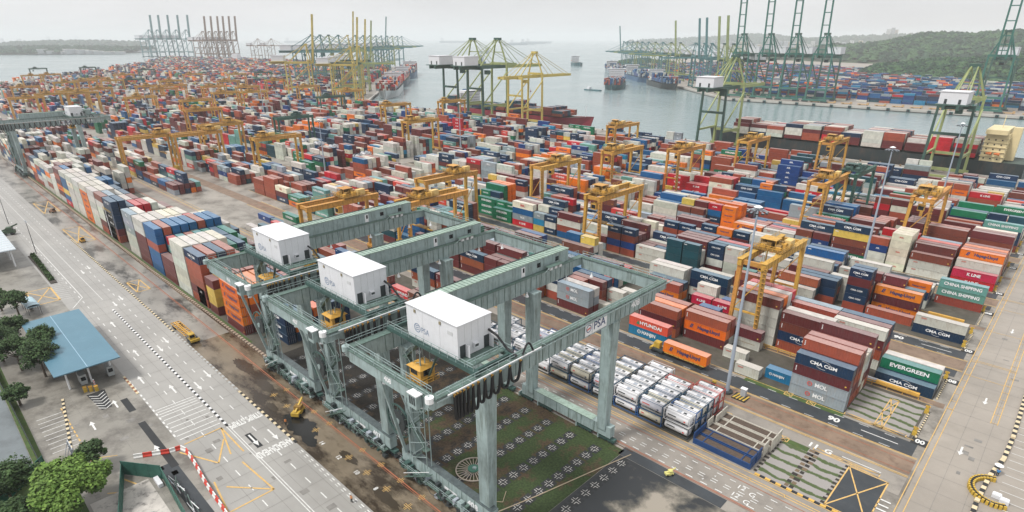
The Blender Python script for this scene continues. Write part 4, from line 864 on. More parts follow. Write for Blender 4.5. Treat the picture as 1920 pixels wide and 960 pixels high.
    for q, yy in ((xr - 6.5, 51.78),): s_ = MB(); s_.box(q - 4, q - .6, yy - .02, yy, 2.7, 3.3, WHITEL); s_.build('plate', None, R)
    return R
bridge_crane(-67.2, 408, 50.9, 'pale green bridge crane over the empty cross-marked grass yard, nearest to the camera')
bridge_crane(-95.9, 407, 51.2, 'pale green bridge crane standing between its two lookalikes, middle white house')
bridge_crane(-125.2, 406, 51.4, 'pale green bridge crane touching the orange container stack, farthest white house of three')
bridge_crane(-472.0, 404, 84.0, 'lone pale green bridge crane over containers at the far left end of the yard')

# ------------------------------------------------------------------ yellow yard gantry cranes
_RM = {}
def yard_crane(x, ya, span, ty, col, num, label, full=True, ht=24.0, grp='yellow yard gantry cranes'):
    R = empty('yard_gantry_crane', (x, ya, 0), label=label, cat='gantry crane', group=grp)
    P, D, Y2 = (ORANGEY, ORANGED, CABY) if col == 'y' else ((mat('dark_green_paint', (.03, .10, .075), .5), TEALD, TEALD) if col == 'g' else (CRANE, TEALD, CRANE))
    key = (span, col, ht)
    if key not in _RM:
        d = {}
        for s in (-1, 1):
            g = MB(); g.box(s * 3.2 - .55, s * 3.2 + .55, -1.0, span + 1.0, ht - 2.1, ht - .3, P); g.box(s * 3.2 - .75, s * 3.2 + .75, -1.2, span + 1.2, ht - .3, ht - .2, P)
            for k in range(int(span / 2)): g.box(s * 3.2 + .55, s * 3.2 + .6, 1 + k * 2, 1.1 + k * 2, ht - 2.0, ht - .4, D)
            rail_line(g, (s * 4.0, 0, ht - .2), (s * 4.0, span, ht - .2), m=P, step=3); d['girder%d' % s] = g.mesh('girder')
        for i, (a, b) in enumerate(((-1, 0), (1, 0), (-1, 1), (1, 1))):
            l = MB(); yy = b * span; l.bar((a * 3.7, yy, 2.4), (a * 3.2, yy, ht - 2.1), .85, .95, P, 1.15, 1.1); d['leg%d' % i] = l.mesh('leg')
        for b in (0, 1):
            l = MB(); yy = b * span; l.box(-5.2, 5.2, yy - .5, yy + .5, 1.5, 2.5, P); d['sill%d' % b] = l.mesh('sill_beam'); l = MB(); l.bar((-3.5, yy, 9), (3.5, yy, 9), .4, .5, P); l.bar((-3.6, yy, 8.8), (0, yy, 14.5), .25, .25, P); l.bar((0, yy, 14.5), (3.4, yy, 19.5), .25, .25, P)
            d['brace%d' % b] = l.mesh('portal_brace'); l = MB(); l.bar((-3.2, yy, ht - 1.2), (3.2, yy, ht - 1.2), .8, 1.2, P); d['tie%d' % b] = l.mesh('end_tie_beam')
            w_ = MB()
            for xx in (-4.6, -3.2, 3.2, 4.6): w_.tube((xx, yy - .3, .75), (xx, yy + .3, .75), .72, BLACK, 12)
            w_.box(-5.4, -2.6, yy - .45, yy + .45, .7, 1.5, D); w_.box(2.6, 5.4, yy - .45, yy + .45, .7, 1.5, D); d['wheels%d' % b] = w_.mesh('wheels')
        l = MB(); l.box(-2.4, 2.2, -2.2, -.6, 2.6, 5.0, YELLOWM if col == 'y' else D); l.box(-3.6, 4.2, -2.3, -.55, 1.6, 2.5, YELLOWM if col == 'y' else D); rail_line(l, (-5, -2.4, 1.5), (5, -2.4, 1.5), m=D, step=1.6); l.box(-5.1, 5.1, -2.5, -.5, 1.4, 1.5, D); d['power'] = l.mesh('power_unit')
        l = MB(); l.bar((3.9, -.9, 2.6), (3.6, -.9, ht - 1), .5, .12, D); rr = random.Random(3)
        for k in range(16): z_ = 3 + k * 1.3; l.box(3.4, 4.2, -1.25, -.75, z_, z_ + .08, P)
        d['ladder'] = l.mesh('ladder')
        t = MB(); t.box(-4.0, 4.0, -3.2, 3.2, ht + .1, ht + .5, D); rr = random.Random(5)
        for k in range(34):
            a, b, s = rr.uniform(-3.4, 2.6), rr.uniform(-2.8, 2.2), rr.uniform(.3, 1.3); t.box(a, a + s, b, b + s * rr.uniform(.5, 1.3), ht + .5, ht + .5 + rr.uniform(.3, 2.2), rr.choice((D, P, D, ORANGED if col == 'y' else D, Y2)))
        for a in (-2.5, 1.2): t.tube((a, -1.2, ht + 1.2), (a + 1.6, -1.2, ht + 1.2), .8, D, 12)
        rail_line(t, (-4, -3.2, ht + .5), (4, -3.2, ht + .5), m=Y2, step=1.3, r=.07); rail_line(t, (4, -3.2, ht + .5), (4, 3.2, ht + .5), m=Y2, step=1.3, r=.07); rail_line(t, (-4, 3.2, ht + .5), (4, 3.2, ht + .5), m=Y2, step=1.3, r=.07)
        t.box(-3.0, 1.5, -2, 2, ht + 2.9, ht + 3.0, P if col == 'y' else D)
        for a, b in ((-2.9, -1.9), (1.4, -1.9), (-2.9, 1.9), (1.4, 1.9)): t.bar((a, b, ht + .5), (a, b, ht + 2.9), .12, .12, P)
        d['trolley'] = t.mesh('trolley')
        t = MB(); t.box(2.0, 3.8, 2.4, 5.6, ht + .4, ht + 2.4, mat('pale_yellow_panel', (.74, .52, .20), .5) if col == 'y' else Y2); d['ehouse'] = t.mesh('electrical_box')
        t = MB(); t.box(-1.2, 1.0, -4.6, -2.8, ht - 5.6, ht - 3.2, Y2); t.box(-1.0, .8, -4.64, -4.6, ht - 5.2, ht - 3.8, GLASS); t.bar((0, -3.4, ht - 3.2), (0, -3.2, ht + .2), .3, .3, D); d['cab'] = t.mesh('operator_cab')
        t = MB(); t.box(-3.0, 3.0, -1.1, 1.1, 12.6, 13.0, D); t.box(-6.1, 6.1, -.25, .25, 12.2, 12.6, P)
        for a, b in ((-2, -.8), (2, -.8), (-2, .8), (2, .8)): t.bar((a, b, 13), (a * .9, b, ht), .06, .06, DARK)
        d['spreader'] = t.mesh('spreader'); _RM[key] = d
    d = _RM[key]
    def add(nm, k, loc=(0, 0, 0)):
        o = bpy.data.objects.new(nm, d[k]); COL.objects.link(o); o.parent = R; o.location = loc; return o
    add('girder', 'girder-1'); add('girder', 'girder1')
    for i in range(4): add('leg', 'leg%d' % i)
    for b in (0, 1): add('sill_beam', 'sill%d' % b); add('portal_brace', 'brace%d' % b); add('end_tie_beam', 'tie%d' % b); add('wheels', 'wheels%d' % b) if full else None
    add('trolley', 'trolley', (0, ty, 0)); add('operator_cab', 'cab', (0, ty, 0))
    if full: add('power_unit', 'power'); add('ladder', 'ladder'); add('electrical_box', 'ehouse', (0, ty, 0)); add('spreader', 'spreader', (0, ty, 0))
    return R
# near-right girder tip in the photograph, trolley position along the span, colour
YC = [((1438, 496), 12, 'y', 27.2), ((1127, 382), 5, 'y', 27.2), ((1552, 340), 10, 'y', 27.2), ((1757, 360), 6, 'y', 27.2), ((578, 380), 17, 'y', 27.2), ((765, 365), 8, 'y', 27.2), ((1018, 316), 14, 'y', 27.2),
      ((800, 330), 18, 'y', 27.2), ((1150, 290), 4, 'y', 27.2), ((1155, 238), 5, 'y', 27.2), ((1275, 285), 8, 'y', 27.2), ((1406, 270), 12, 'y', 27.2), ((1562, 272), 10, 'y', 27.2), ((1610, 320), 6, 'g', 27.2), ((228, 272), 22, 'y', 27.2),
      ((325, 243), 22, 'y', 27.2), ((375, 225), 20, 'y', 27.2), ((478, 248), 6, 'y', 27.2), ((765, 232), 5, 'y', 27.2), ((722, 200), 4, 'y', 27.2), ((830, 190), 5, 'y', 27.2), ((350, 206), 8, 'y', 27.2), ((238, 190), 10, 'y', 27.2),
      ((130, 182), 10, 'y', 27.2), ((15, 178), 14, 'y', 27.2), ((65, 170), 10, 'y', 27.2), ((160, 168), 14, 'y', 27.2), ((340, 182), 9, 'y', 27.2), ((520, 214), 16, 'g', 27.2), ((445, 160), 9, 'y', 27.2), ((255, 158), 12, 'y', 27.2),
      ((380, 158), 8, 'y', 27.2), ((100, 150), 12, 'y', 27.2), ((165, 145), 12, 'y', 27.2), ((300, 148), 12, 'y', 27.2), ((430, 140), 12, 'y', 27.2), ((500, 150), 12, 'y', 27.2), ((40, 140), 12, 'y', 27.2), ((215, 140), 12, 'y', 27.2), ((345, 138), 10, 'y', 27.2), ((20, 160), 9, 'y', 27.2), ((75, 138), 9, 'y', 27.2), ((110, 165), 9, 'y', 27.2), ((190, 152), 9, 'y', 27.2), ((230, 150), 9, 'g', 27.2), ((285, 168), 9, 'y', 27.2), ((305, 160), 9, 'y', 27.2), ((400, 172), 9, 'y', 27.2), ((410, 150), 9, 'y', 27.2), ((455, 175), 9, 'y', 27.2), ((480, 135), 9, 'g', 27.2), ((560, 160), 9, 'y', 27.2), ((600, 180), 9, 'g', 27.2), ((640, 170), 9, 'y', 27.2), ((55, 128), 9, 'g', 27.2), ((150, 126), 9, 'g', 27.2), ((260, 130), 9, 'g', 27.2), ((140, 155), 9, 'y', 27.2)]
cnt = {}
placed = []
for (p, ty, c, sp) in YC:
    q = un(*p, 24.0); yn = 94.2 + 27.1 * round((q.y - 94.2) / 27.1)
    s_ = (H - 24) ; f = yn / q.y if q.y else 1
    xx = q.x * f - 3.6
    key = yn
    placed.append((xx, yn, ty, c, p))
def yname(yn): 
    k = int(round((yn - 94.2) / 27.1)); return ['tank strip', 'front block', 'front block back half', 'second block', 'second block back half', 'third block', 'third block back half', 'fourth block', 'fourth block back half', 'fifth block', 'fifth block back half', 'quayside block', 'quayside strip', 'quay edge'][max(0, min(13, k))]
for xx, yn, ty, c, p in sorted(placed, key=lambda t: -t[0]):
    cnt[yn] = cnt.get(yn, 0) + 1
    yard_crane(xx, yn, 27.2, ty, c, 0, '%s gantry crane straddling the %s, %s from the right road' % ('dark green' if c == 'g' else 'orange yellow', yname(yn), ORD[cnt[yn] - 1]), full=xx > -420)

# ------------------------------------------------------------------ quay cranes
def quay_crane(x, y, rz, up, col, label, sc=1.0, beams='box', house=True, grp='quay cranes along the berths'):
    # local: +y points to the water, waterside rail at y=0, landside at y=-25
    R = empty('quay_crane', (x, y, 0), rz, label=label, cat='quay crane', group=grp); R.scale = (sc, sc, sc)
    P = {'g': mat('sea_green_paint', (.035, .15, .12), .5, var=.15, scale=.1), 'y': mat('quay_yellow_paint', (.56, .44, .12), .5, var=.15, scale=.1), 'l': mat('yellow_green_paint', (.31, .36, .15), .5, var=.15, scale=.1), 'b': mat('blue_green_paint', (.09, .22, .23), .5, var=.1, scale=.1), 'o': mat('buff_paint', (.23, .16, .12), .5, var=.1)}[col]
    P2 = mat('dark_quay_steel', (.05, .11, .09), .5) if col in 'lg' else P
    zg = 38.0; W2 = 8.5
    for a in (-1, 1):
        for yy, m_ in ((0, P), (-25, P2)):
            l = MB(); l.bar((a * W2, yy, 2.0), (a * W2 * .92, yy, zg + (4 if yy == 0 else 1)), 1.3, 1.5, m_, 1.1, 1.2); l.build('leg', None, R)
    for yy in (0, -25):
        l = MB(); l.box(-W2 - 2, W2 + 2, yy - .7, yy + .7, 1.4, 3.0, P); 
        for a in (-1, 1): l.box(a * W2 - 3, a * W2 + 3, yy - .5, yy + .5, .3, 1.42, DARK)
        l.build('sill_beam', None, R); l = MB(); l.box(-W2, W2, yy - .5, yy + .5, 10.5, 12, P) if yy == 0 else l.box(-W2, W2, yy - .5, yy + .5, 24, 25.4, P2); l.build('cross_beam', None, R)
    for a in (-1, 1):
        l = MB(); l.bar((a * W2, -25, 13), (a * W2, 0, 13), 1, 1.2, P); l.bar((a * W2, -25, 14), (a * W2, 0, zg - 2), .7, .7, P); l.build('side_brace', None, R)
    gb = MB()
    for a in (-1, 1): gb.box(a * 3 - .6, a * 3 + .6, -42, 4, zg, zg + 2.2, P2 if col != 'y' else P)
    for yy in range(-40, 4, 8): gb.box(-3, 3, yy - .3, yy + .3, zg + .4, zg + 1.6, P2)
    gb.box(-W2, W2, -25.6, -24.4, zg - .4, zg + 1.4, P2); gb.box(-W2, W2, -.7, .7, zg + 2.4, zg + 4, P); gb.build('girder', None, R)
    ap = 58.0
    af = MB()
    for a in (-1, 1): af.bar((a * W2 * .9, 0, zg + 3), (a * 1.6, -1.5, ap), .95, .95, P, .8, .8); af.bar((a * 3.2, -22, zg + 2), (a * 1.4, -2, ap), .6, .6, P)
    af.box(-2.6, 2.6, -3, 0, ap - .8, ap + .8, P2); af.bar((-5, 0, zg + 11), (5, 0, zg + 11), .6, .6, P); af.build('a_frame', None, R)
    bm = MB(); L0 = 44
    if up:
        ang = radians(84); d = Vector((0, cos(ang), sin(ang))); base = Vector((0, 4, zg + 1))
        L0 = 50
        if beams == 'box':
            for a in (-1, 1): bm.bar(base + Vector((a * 1.6, 0, 0)), base + Vector((a * 1.6, 0, 0)) + d * L0, 1.4, 1.6, P)
        else:
            for a in (-1, 1): bm.bar(base + Vector((a * 3.2, 0, 0)), base + Vector((a * 2.8, 0, 0)) + d * L0, 1.1, 1.3, P)
        for k in range(5): q = base + d * (L0 * (k + .6) / 5); bm.bar(q - Vector((3, 0, 0)), q + Vector((3, 0, 0)), .7, .7, P)
        bm.build('boom', None, R)
    else:
        for a in (-1, 1): bm.box(a * 3 - .55, a * 3 + .55, 4, L0, zg, zg + 2.0, P)
        for k in range(7): bm.box(-3, 3, 6 + k * 6, 6.5 + k * 6, zg + .4, zg + 1.6, P)
        bm.build('boom', None, R)
        st = MB()
        for a in (-1, 1):
            st.bar((a * 1.6, -1, ap), (a * 2.8, 20, zg + 2), .28, .28, P); st.bar((a * 1.6, -1, ap), (a * 2.8, 41, zg + 2), .28, .28, P); st.bar((a * 1.6, -2, ap), (a * 2.8, -36, zg + 2), .28, .28, P)
        st.build('stays', None, R)
    if up:
        st = MB()
        for a in (-1, 1): st.bar((a * 1.6, -2, ap), (a * 2.8, -36, zg + 2), .28, .28, P)
        st.build('stays', None, R)
    if house:
        h_ = MB(); h_.box(-6, 6, -40, -27, zg + 2.8, zg + 8.6, HOUSEW); h_.box(-6.3, 6.3, -40.3, -26.7, zg + 8.6, zg + 8.9, HOUSEW); h_.box(-7, 7, -42, -26, zg + 2.2, zg + 2.7, P2); hh = h_.build('machinery_house', None, R)
        for a in (-3, 3): d_ = MB(); d_.box(a - .6, a + .6, -40.05, -40, zg + 2.9, zg + 5.2, DARK); d_.build('door', None, hh)
    c_ = MB(); c_.box(-1.6, 1.6, -14, -11, zg - 4, zg - 1.2, P2); c_.box(-1.5, 1.5, -11, -10.95, zg - 3.6, zg - 1.8, GLASS); c_.build('operator_cab', None, R)
    return R
quay_crane(-404 - 76, 441, 0, False, 'l', 'pale green quay crane with lowered boom, left of the three by the red ship', sc=1.32)
quay_crane(-404 - 40, 441, 0, False, 'l', 'pale green quay crane with lowered boom, middle of the three by the red ship', sc=1.32)
quay_crane(-404, 450, 0, False, 'y', 'bright yellow quay crane with lowered boom beside the red ship', house=False, sc=1.12)
quay_crane(-207, 452, 0, False, 'l', 'yellow green quay crane at the bow of the dark loaded ship', sc=1.12)
quay_crane(-62, 452, 0, False, 'l', 'yellow green quay crane working at the cream ship bridge', sc=1.08)
for i, (px, py, rzz) in enumerate(((1440, 172, 0), (1488, 174, 0), (1535, 176, 0), (1585, 178, 0))):
    q = un(px + 22, py - 2); quay_crane(q.x + 0, 858, pi, True, 'g', 'dark green quay crane with raised twin boom, %s in the row of four' % ORD[i], sc=1.42, beams='twin', grp='green quay cranes across the basin')
q = un(1870, 190); quay_crane(-99, 868, pi, True, 'g', 'dark green quay crane with raised boom standing alone before the wooded hill', sc=1.45, beams='twin', grp='green quay cranes across the basin')
NW = radians(180) + atan2(640, -765)      # direction of the north-west quay
nd = Vector((-765, 640)).normalized(); rzn = atan2(nd.y, nd.x) - pi
nn = Vector((nd.y, -nd.x))
def nwp(s, off=-14): return (-715 + nd.x * s + nn.x * off, 460 + nd.y * s + nn.y * off)
rz_nw = atan2(nn.y, nn.x) - pi / 2
for i, (s, u, c, lab) in enumerate(((10, True, 'y', 'yellow quay crane with raised dark boom at the basin corner'), (60, False, 'l', 'pale quay crane beside the white hulled ship, boom lowered'), (95, True, 'y', 'yellow quay crane with tallest raised boom beside the white hulled ship'), (170, True, 'l', 'green quay crane with raised boom, third along the angled quay'))):
    x, y = nwp(s); quay_crane(x, y, rz_nw, u, c, lab, sc=1.15, grp='cranes on the angled quay')
quay_crane(-800, 430, rz_nw, True, 'y', 'yellow quay crane with raised boom standing back from the angled quay', sc=1.2)
for i in range(14):
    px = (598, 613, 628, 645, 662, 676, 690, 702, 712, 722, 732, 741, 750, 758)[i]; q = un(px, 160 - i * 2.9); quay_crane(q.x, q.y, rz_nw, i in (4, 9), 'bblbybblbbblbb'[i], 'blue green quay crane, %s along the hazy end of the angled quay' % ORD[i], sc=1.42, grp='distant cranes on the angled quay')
fd = Vector((-1000 + 390, 1430 - 835)).normalized(); fn = Vector((-fd.y, fd.x)); rz_f = atan2(fn.y, fn.x) - pi / 2
for i, (s, u) in enumerate(((40, True), (75, True), (130, True), (165, True), (210, False), (300, True), (360, False), (420, False), (480, False), (540, False), (600, False), (650, False), (700, False), (760, False), (810, True))):
    x, y = -390 + fd.x * s - fn.x * 14, 835 + fd.y * s - fn.y * 14
    quay_crane(x, y, rz_f, u, 'l' if i in (0, 1, 5, 6, 8, 11) else 'b', 'hazy quay crane with %s boom, %s along the opposite angled quay' % ('raised' if u else 'lowered', ORD[i]), sc=1.2, grp='cranes on the opposite angled quay')
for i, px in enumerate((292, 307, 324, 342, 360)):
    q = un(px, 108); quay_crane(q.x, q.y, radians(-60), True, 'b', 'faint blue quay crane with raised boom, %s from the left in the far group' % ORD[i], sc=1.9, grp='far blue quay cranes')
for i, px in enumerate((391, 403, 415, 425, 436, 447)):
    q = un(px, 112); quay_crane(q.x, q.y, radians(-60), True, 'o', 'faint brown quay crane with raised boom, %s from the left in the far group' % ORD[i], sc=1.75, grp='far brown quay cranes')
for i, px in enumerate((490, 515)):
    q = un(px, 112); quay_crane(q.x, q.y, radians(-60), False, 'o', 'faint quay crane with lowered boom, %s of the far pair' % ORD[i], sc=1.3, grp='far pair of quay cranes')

# ------------------------------------------------------------------ light masts
def mast(x, y, h, label, sc=1.0):
    R = empty('light_mast', (x, y, 0), label=label, cat='light mast', group='tall light masts')
    mb = MB(); mb.tube((0, 0, 0), (0, 0, h), .46 * sc, mat('mast_blue_grey', (.36, .42, .50), .45, var=.06), 14, .17 * sc); mb.tube((0, 0, 0), (0, 0, .5), 1.3 * sc, DARK, 14); mb.build('pole', None, R)
    mb = MB(); mb.tube((0, 0, h), (0, 0, h + .35), .95 * sc, WHITEL, 14, .3)
    for k in range(10): a = 2 * pi * k / 10; mb.bar((0, 0, h - .6), (cos(a) * 1.8, sin(a) * 1.8, h - .7), .1, .1, GREYSTEEL)
    mb.build('lamp_ring', None, R)
    for k in range(10):
        a = 2 * pi * k / 10; l = MB(); l.box(cos(a) * 1.9 - .24, cos(a) * 1.9 + .24, sin(a) * 1.9 - .24, sin(a) * 1.9 + .24, h - 1.2, h - .85, DARK, GREYSTEEL); l.build('floodlight', None, R)
    return R
mast(-46.4, 121.4, 45, 'tall blue grey light mast at the end of the tank containers, nearest')
mast(-47.5, 230, 44, 'tall light mast behind the blue lettered containers, second from the front')
mast(-45, 338, 42, 'tall light mast near the cream ship bridge, farthest on the right')
mast(-325, 176, 34, 'thin light mast beside the cross aisle in the middle left'); mast(-327, 285, 36, 'thin light mast between the middle containers and the pale green quay cranes')
mast(-640, 176, 34, 'thin light mast far left among distant containers'); mast(-640, 285, 36, 'thin light mast far beyond the orange gantry cranes')
for x, y, h in ((-285, 27.7, 13), (-343, 27.2, 13)):
    R = empty('street_lamp', (x, y, 0), label='slender grey street lamp beside the %s' % ('hedge end' if x > -300 else 'loaded lorry at the pale roof'), cat='street lamp', group='slender lamps by the pale road')
    mb = MB(); mb.tube((0, 0, 0), (0, 0, h), .14, DARK, 8, .08); mb.build('pole', None, R); mb = MB(); mb.bar((-1, 0, h), (1, 0, h), .12, .1, DARK); mb.box(-1.5, -.8, -.2, .2, h - .1, h + .1, GREYSTEEL); mb.box(.8, 1.5, -.2, .2, h - .1, h + .1, GREYSTEEL); mb.build('lamp_head', None, R)
mb = MB(); mb.box(-44.6, -41.4, 119.8, 122.6, .05, .35, BLACK_PAINT)
o = mb.build('striped_plinth', None, None, label='black and yellow striped concrete plinth at the foot of the nearest mast', cat='plinth')
for k in range(4): s_ = MB(); s_.face([(-44.5 + k * .8, 119.82, .36), (-44.1 + k * .8, 119.82, .36), (-43.6 + k * .75, 122.58, .36), (-44.0 + k * .75, 122.58, .36)], YELLOWM); s_.build('stripe', None, o)
mb = MB(); mb.box(-43.4, -42.2, 121.6, 122.5, .36, 2.2, GREYSTEEL); mb.box(-43.5, -42.1, 121.5, 122.6, 2.2, 2.35, WHITEL); mb.build('electrical_cabinet', None, None, label='small grey electrical cabinet beside the nearest mast', cat='cabinet')
mb = MB(); mb.box(-49.6, -48.8, 119.6, 120.3, 0, 2.6, YELLOWM); mb.box(-49.9, -48.4, 119.2, 120.6, 0, .6, CABY); mb.box(-49.7, -48.7, 119.5, 119.6, 1.4, 2.2, DARK); mb.build('hydraulic_post', None, None, label='bright yellow service post standing by the red rails', cat='service post')
# ------------------------------------------------------------------ ships
def hull_mat(n, c): return mat('hull_' + n, c, .45, var=.12, scale=.08, dirt=.3, dirtcol=(.2, .1, .06), streak=.3)
HM = dict(black=hull_mat('black', (.022, .035, .038)), red=hull_mat('red', (.25, .018, .04)), white=hull_mat('white', (.62, .64, .65)), blue=hull_mat('blue', (.02, .10, .22)), navy=hull_mat('navy', (.02, .06, .10)), teal=hull_mat('teal', (.03, .12, .14)), grey=hull_mat('grey', (.28, .34, .38)))
def ship(x, y, ang, L_, Bm, hull, label, sup=.12, supcol=None, tiers=(2, 5), cargo=True, dz=7.0, supw=None, grp='container ships', pal='rrmmmwwwgnnboRS', suph=16, bays=None):
    R = empty('container_ship', (x, y, WL), ang, label=label, cat='ship', group=grp)
    mb = MB(); n = 14; secs = []
    for i in range(n + 1):
        t = i / n; xx = -L_ / 2 + L_ * t
        w = Bm / 2 * (1 if t < .72 else max(.03, 1 - ((t - .72) / .28) ** 1.8)) * (1 if t > .08 else .86 + t * 1.7)
        wl = w * (.96 if t < .7 else .96 - .75 * (t - .7) / .3); dk = dz + (2.6 * max(0, (t - .86) / .14) if t > .86 else 0); rake = 0 if t < .85 else 4 * (t - .85) / .15
        secs.append((xx, w, wl, dk, rake))
    for a, b in zip(secs, secs[1:]):
        for s in (-1, 1):
            q = [(a[0] - 0, s * a[2], -.5), (b[0] - 0, s * b[2], -.5), (b[0] + b[4], s * b[1], b[3]), (a[0] + a[4], s * a[1], a[3])]; mb.face(q if s < 0 else q[::-1], HM[hull])
        mb.face([(a[0] + a[4], -a[1], a[3] - .4), (b[0] + b[4], -b[1], b[3] - .4), (b[0] + b[4], b[1], b[3] - .4), (a[0] + a[4], a[1], a[3] - .4)], mat('ship_deck', (.06, .09, .075) if hull != 'red' else (.30, .30, .28), .7, var=.2))
    a = secs[0]; mb.face([(a[0], a[2], -.5), (a[0], -a[2], -.5), (a[0], -a[1], a[3]), (a[0], a[1], a[3])], HM[hull])
    mb.build('hull', None, R)
    SM = mat('cream_superstructure', (.74, .62, .36), .5, var=.06) if supcol == 'cream' else HOUSEW
    sx_ = -L_ / 2 + L_ * sup; sw = (supw or Bm) / 2
    mb = MB(); sl = max(9, L_ * .055); mb.box(sx_ - sl / 2, sx_ + sl / 2, -sw * .8, sw * .8, dz - .3, dz + suph, SM); mb.box(sx_ - sl / 2 + 1, sx_ + sl / 2 + .4, -sw * 1.0, sw * 1.0, dz + suph, dz + suph + 2.6, SM)
    for k in range(int(suph / 2.8)): mb.box(sx_ - sl / 2 - .6, sx_ + sl / 2 + .6, -sw * .84, sw * .84, dz + 2.6 + k * 2.8, dz + 2.75 + k * 2.8, SM)
    mb.box(sx_ - sl * .9, sx_ - sl * .5, -2.4, 2.4, dz, dz + suph + 3.5, HM['blue'] if supcol != 'cream' else SM)
    s_ = mb.build('superstructure', None, R)
    mb = MB(); mb.box(sx_ + sl / 2 + .4, sx_ + sl / 2 + .45, -sw * .95, sw * .95, dz + suph + 1.0, dz + suph + 2.0, GLASS)
    for k in range(int(suph / 2.8)):
        for yy in range(-int(sw * .7), int(sw * .7), 2): mb.box(sx_ + sl / 2, sx_ + sl / 2 + .04, yy, yy + .7, dz + 1 + k * 2.8, dz + 1.8 + k * 2.8, GLASS)
        for xx in (-sl * .3, 0, sl * .3):
            for sg in (-1, 1): mb.box(sx_ + xx, sx_ + xx + .7, min(sg * sw * .8, sg * sw * .805), max(sg * sw * .8, sg * sw * .805), dz + 1 + k * 2.8, dz + 1.8 + k * 2.8, GLASS)
    mb.build('windows', None, s_)
    mb = MB()
    for sg in (-1, 1):
        for xx in (-1.5, 2.5): mb.tube((sx_ + xx - 2.2, sg * (sw * .84 + 1.0), dz + 4.6), (sx_ + xx + .6, sg * (sw * .84 + 1.0), dz + 4.6), .9, mat('lifeboat_orange', (.62, .16, .03), .5), 8, .6)
    mb.build('lifeboats', None, s_); mb = MB()
    for k in range(int(suph / 2.8) + 1):
        zz = dz + 2.75 + k * 2.8
        if zz < dz + suph: rail_line(mb, (sx_ - sl / 2 - .5, -sw * .83, zz), (sx_ + sl / 2 + .5, -sw * .83, zz), m=DARK, step=2, r=.05); mb.box(sx_ - sl / 2 + 1, sx_ + sl / 2 - 1, -sw * .81, -sw * .802, zz - 2.2, zz - .3, mat('recess_grey', (.25, .24, .2), .7)) if k % 2 else None
    mb.build('deck_railing', None, s_)
    mb = MB(); mb.bar((sx_, 0, dz + suph + 2.6), (sx_, 0, dz + suph + 10), .35, .35, SM); mb.bar((sx_, -2.5, dz + suph + 6.5), (sx_, 2.5, dz + suph + 6.5), .25, .25, SM); mb.bar((L_ / 2 - 6, 0, dz), (L_ / 2 - 6, 0, dz + 12), .4, .4, SM); mb.build('mast', None, R)
    if cargo:
        ca, sa = cos(ang), sin(ang); xx = max(-L_ / 2 + 3, sx_ + 8 if sup < .1 else -9999); nb = 0
        while xx < L_ * .36:
            if sx_ - sl - 8 < xx < sx_ + sl * .6: xx += 13.6; continue
            t0 = rnd.randint(*tiers); nb += 1
            if bays: t0 = bays[(nb - 1) % len(bays)]
            yy = -Bm / 2 + .6
            while yy < Bm / 2 - 2.4:
                cp = rnd.choice(pal); tt = max(1, t0 - (rnd.random() < .25))
                for k in range(tt):
                    if rnd.random() < .5: cp = rnd.choice(pal)
                    MASS.cbox(xx, xx + 12.2, yy, yy + 2.4, dz + WL + 1 + k * 2.6, dz + WL + 1 + k * 2.6 + 2.55, jit(ccol(cp)), (x, y, ca, sa))
                yy += 2.5
            xx += 13.6 if nb % 2 else 12.6
    return R
ship(-128, 479, pi, 204, 30, 'black', 'dark hulled container ship with a cream bridge at the main quay', sup=.085, supcol='cream', tiers=(3, 4), dz=11, pal='rrrmmmmwwwwwnRd', suph=16)
ship(-456, 477, 0, 200, 26, 'red', 'red hulled container ship berthed under the yellow quay crane', sup=.14, tiers=(2, 4), dz=8.5, pal='rrmmnnkd', suph=15)
nwa = atan2(nd.y, nd.x)
def nws(s, off): return (-715 + nd.x * s + nn.x * off, 460 + nd.y * s + nn.y * off)
x, y = nws(150, 20); ship(x, y, nwa + pi, 190, 30, 'white', 'white hulled container ship along the angled quay', dz=10)
x, y = nws(370, 20); ship(x, y, nwa + pi, 210, 30, 'navy', 'dark blue container ship behind the white hulled one', dz=10)
x, y = nws(620, 22); ship(x, y, nwa + pi, 230, 34, 'blue', 'hazy blue container ship farthest along the angled quay', dz=11)
ship(-640, 925, atan2(-66, 40) , 135, 33, 'teal', 'container ship with a white bridge seen end-on in mid basin', sup=.30, tiers=(3, 4), dz=7, pal='rrnnbdgk', suph=21)
fa = atan2(fd.y, fd.x)
for s, hl, ln_, lab in ((250, 'black', 150, 'black hulled ship nearest along the opposite angled quay'), (440, 'blue', 200, 'blue hulled container ship along the opposite angled quay'), (680, 'grey', 200, 'grey container ship far along the opposite angled quay')):
    ship(-390 + fd.x * s + fn.x * 0 + fn.x * 22, 835 + fd.y * s + fn.y * 22, fa + pi, ln_, 30, hl, lab, dz=9, grp='ships at the opposite quay', pal='bbnnBrgw')
for px, py, l_, c, lab in ((884, 118, 150, 'blue', 'blue container ship sailing beyond the pale quay cranes'), (905, 98, 120, 'grey', 'small grey ship on the open water beyond the channel'), (1082, 121, 85, 'teal', 'teal ship anchored before the opposite terminal tip')):
    q = un(px, py); ship(q.x, q.y, nwa + (.5 if px < 1000 else pi), l_, 28, c, lab, dz=9, cargo=px < 900, grp='ships in the channel')
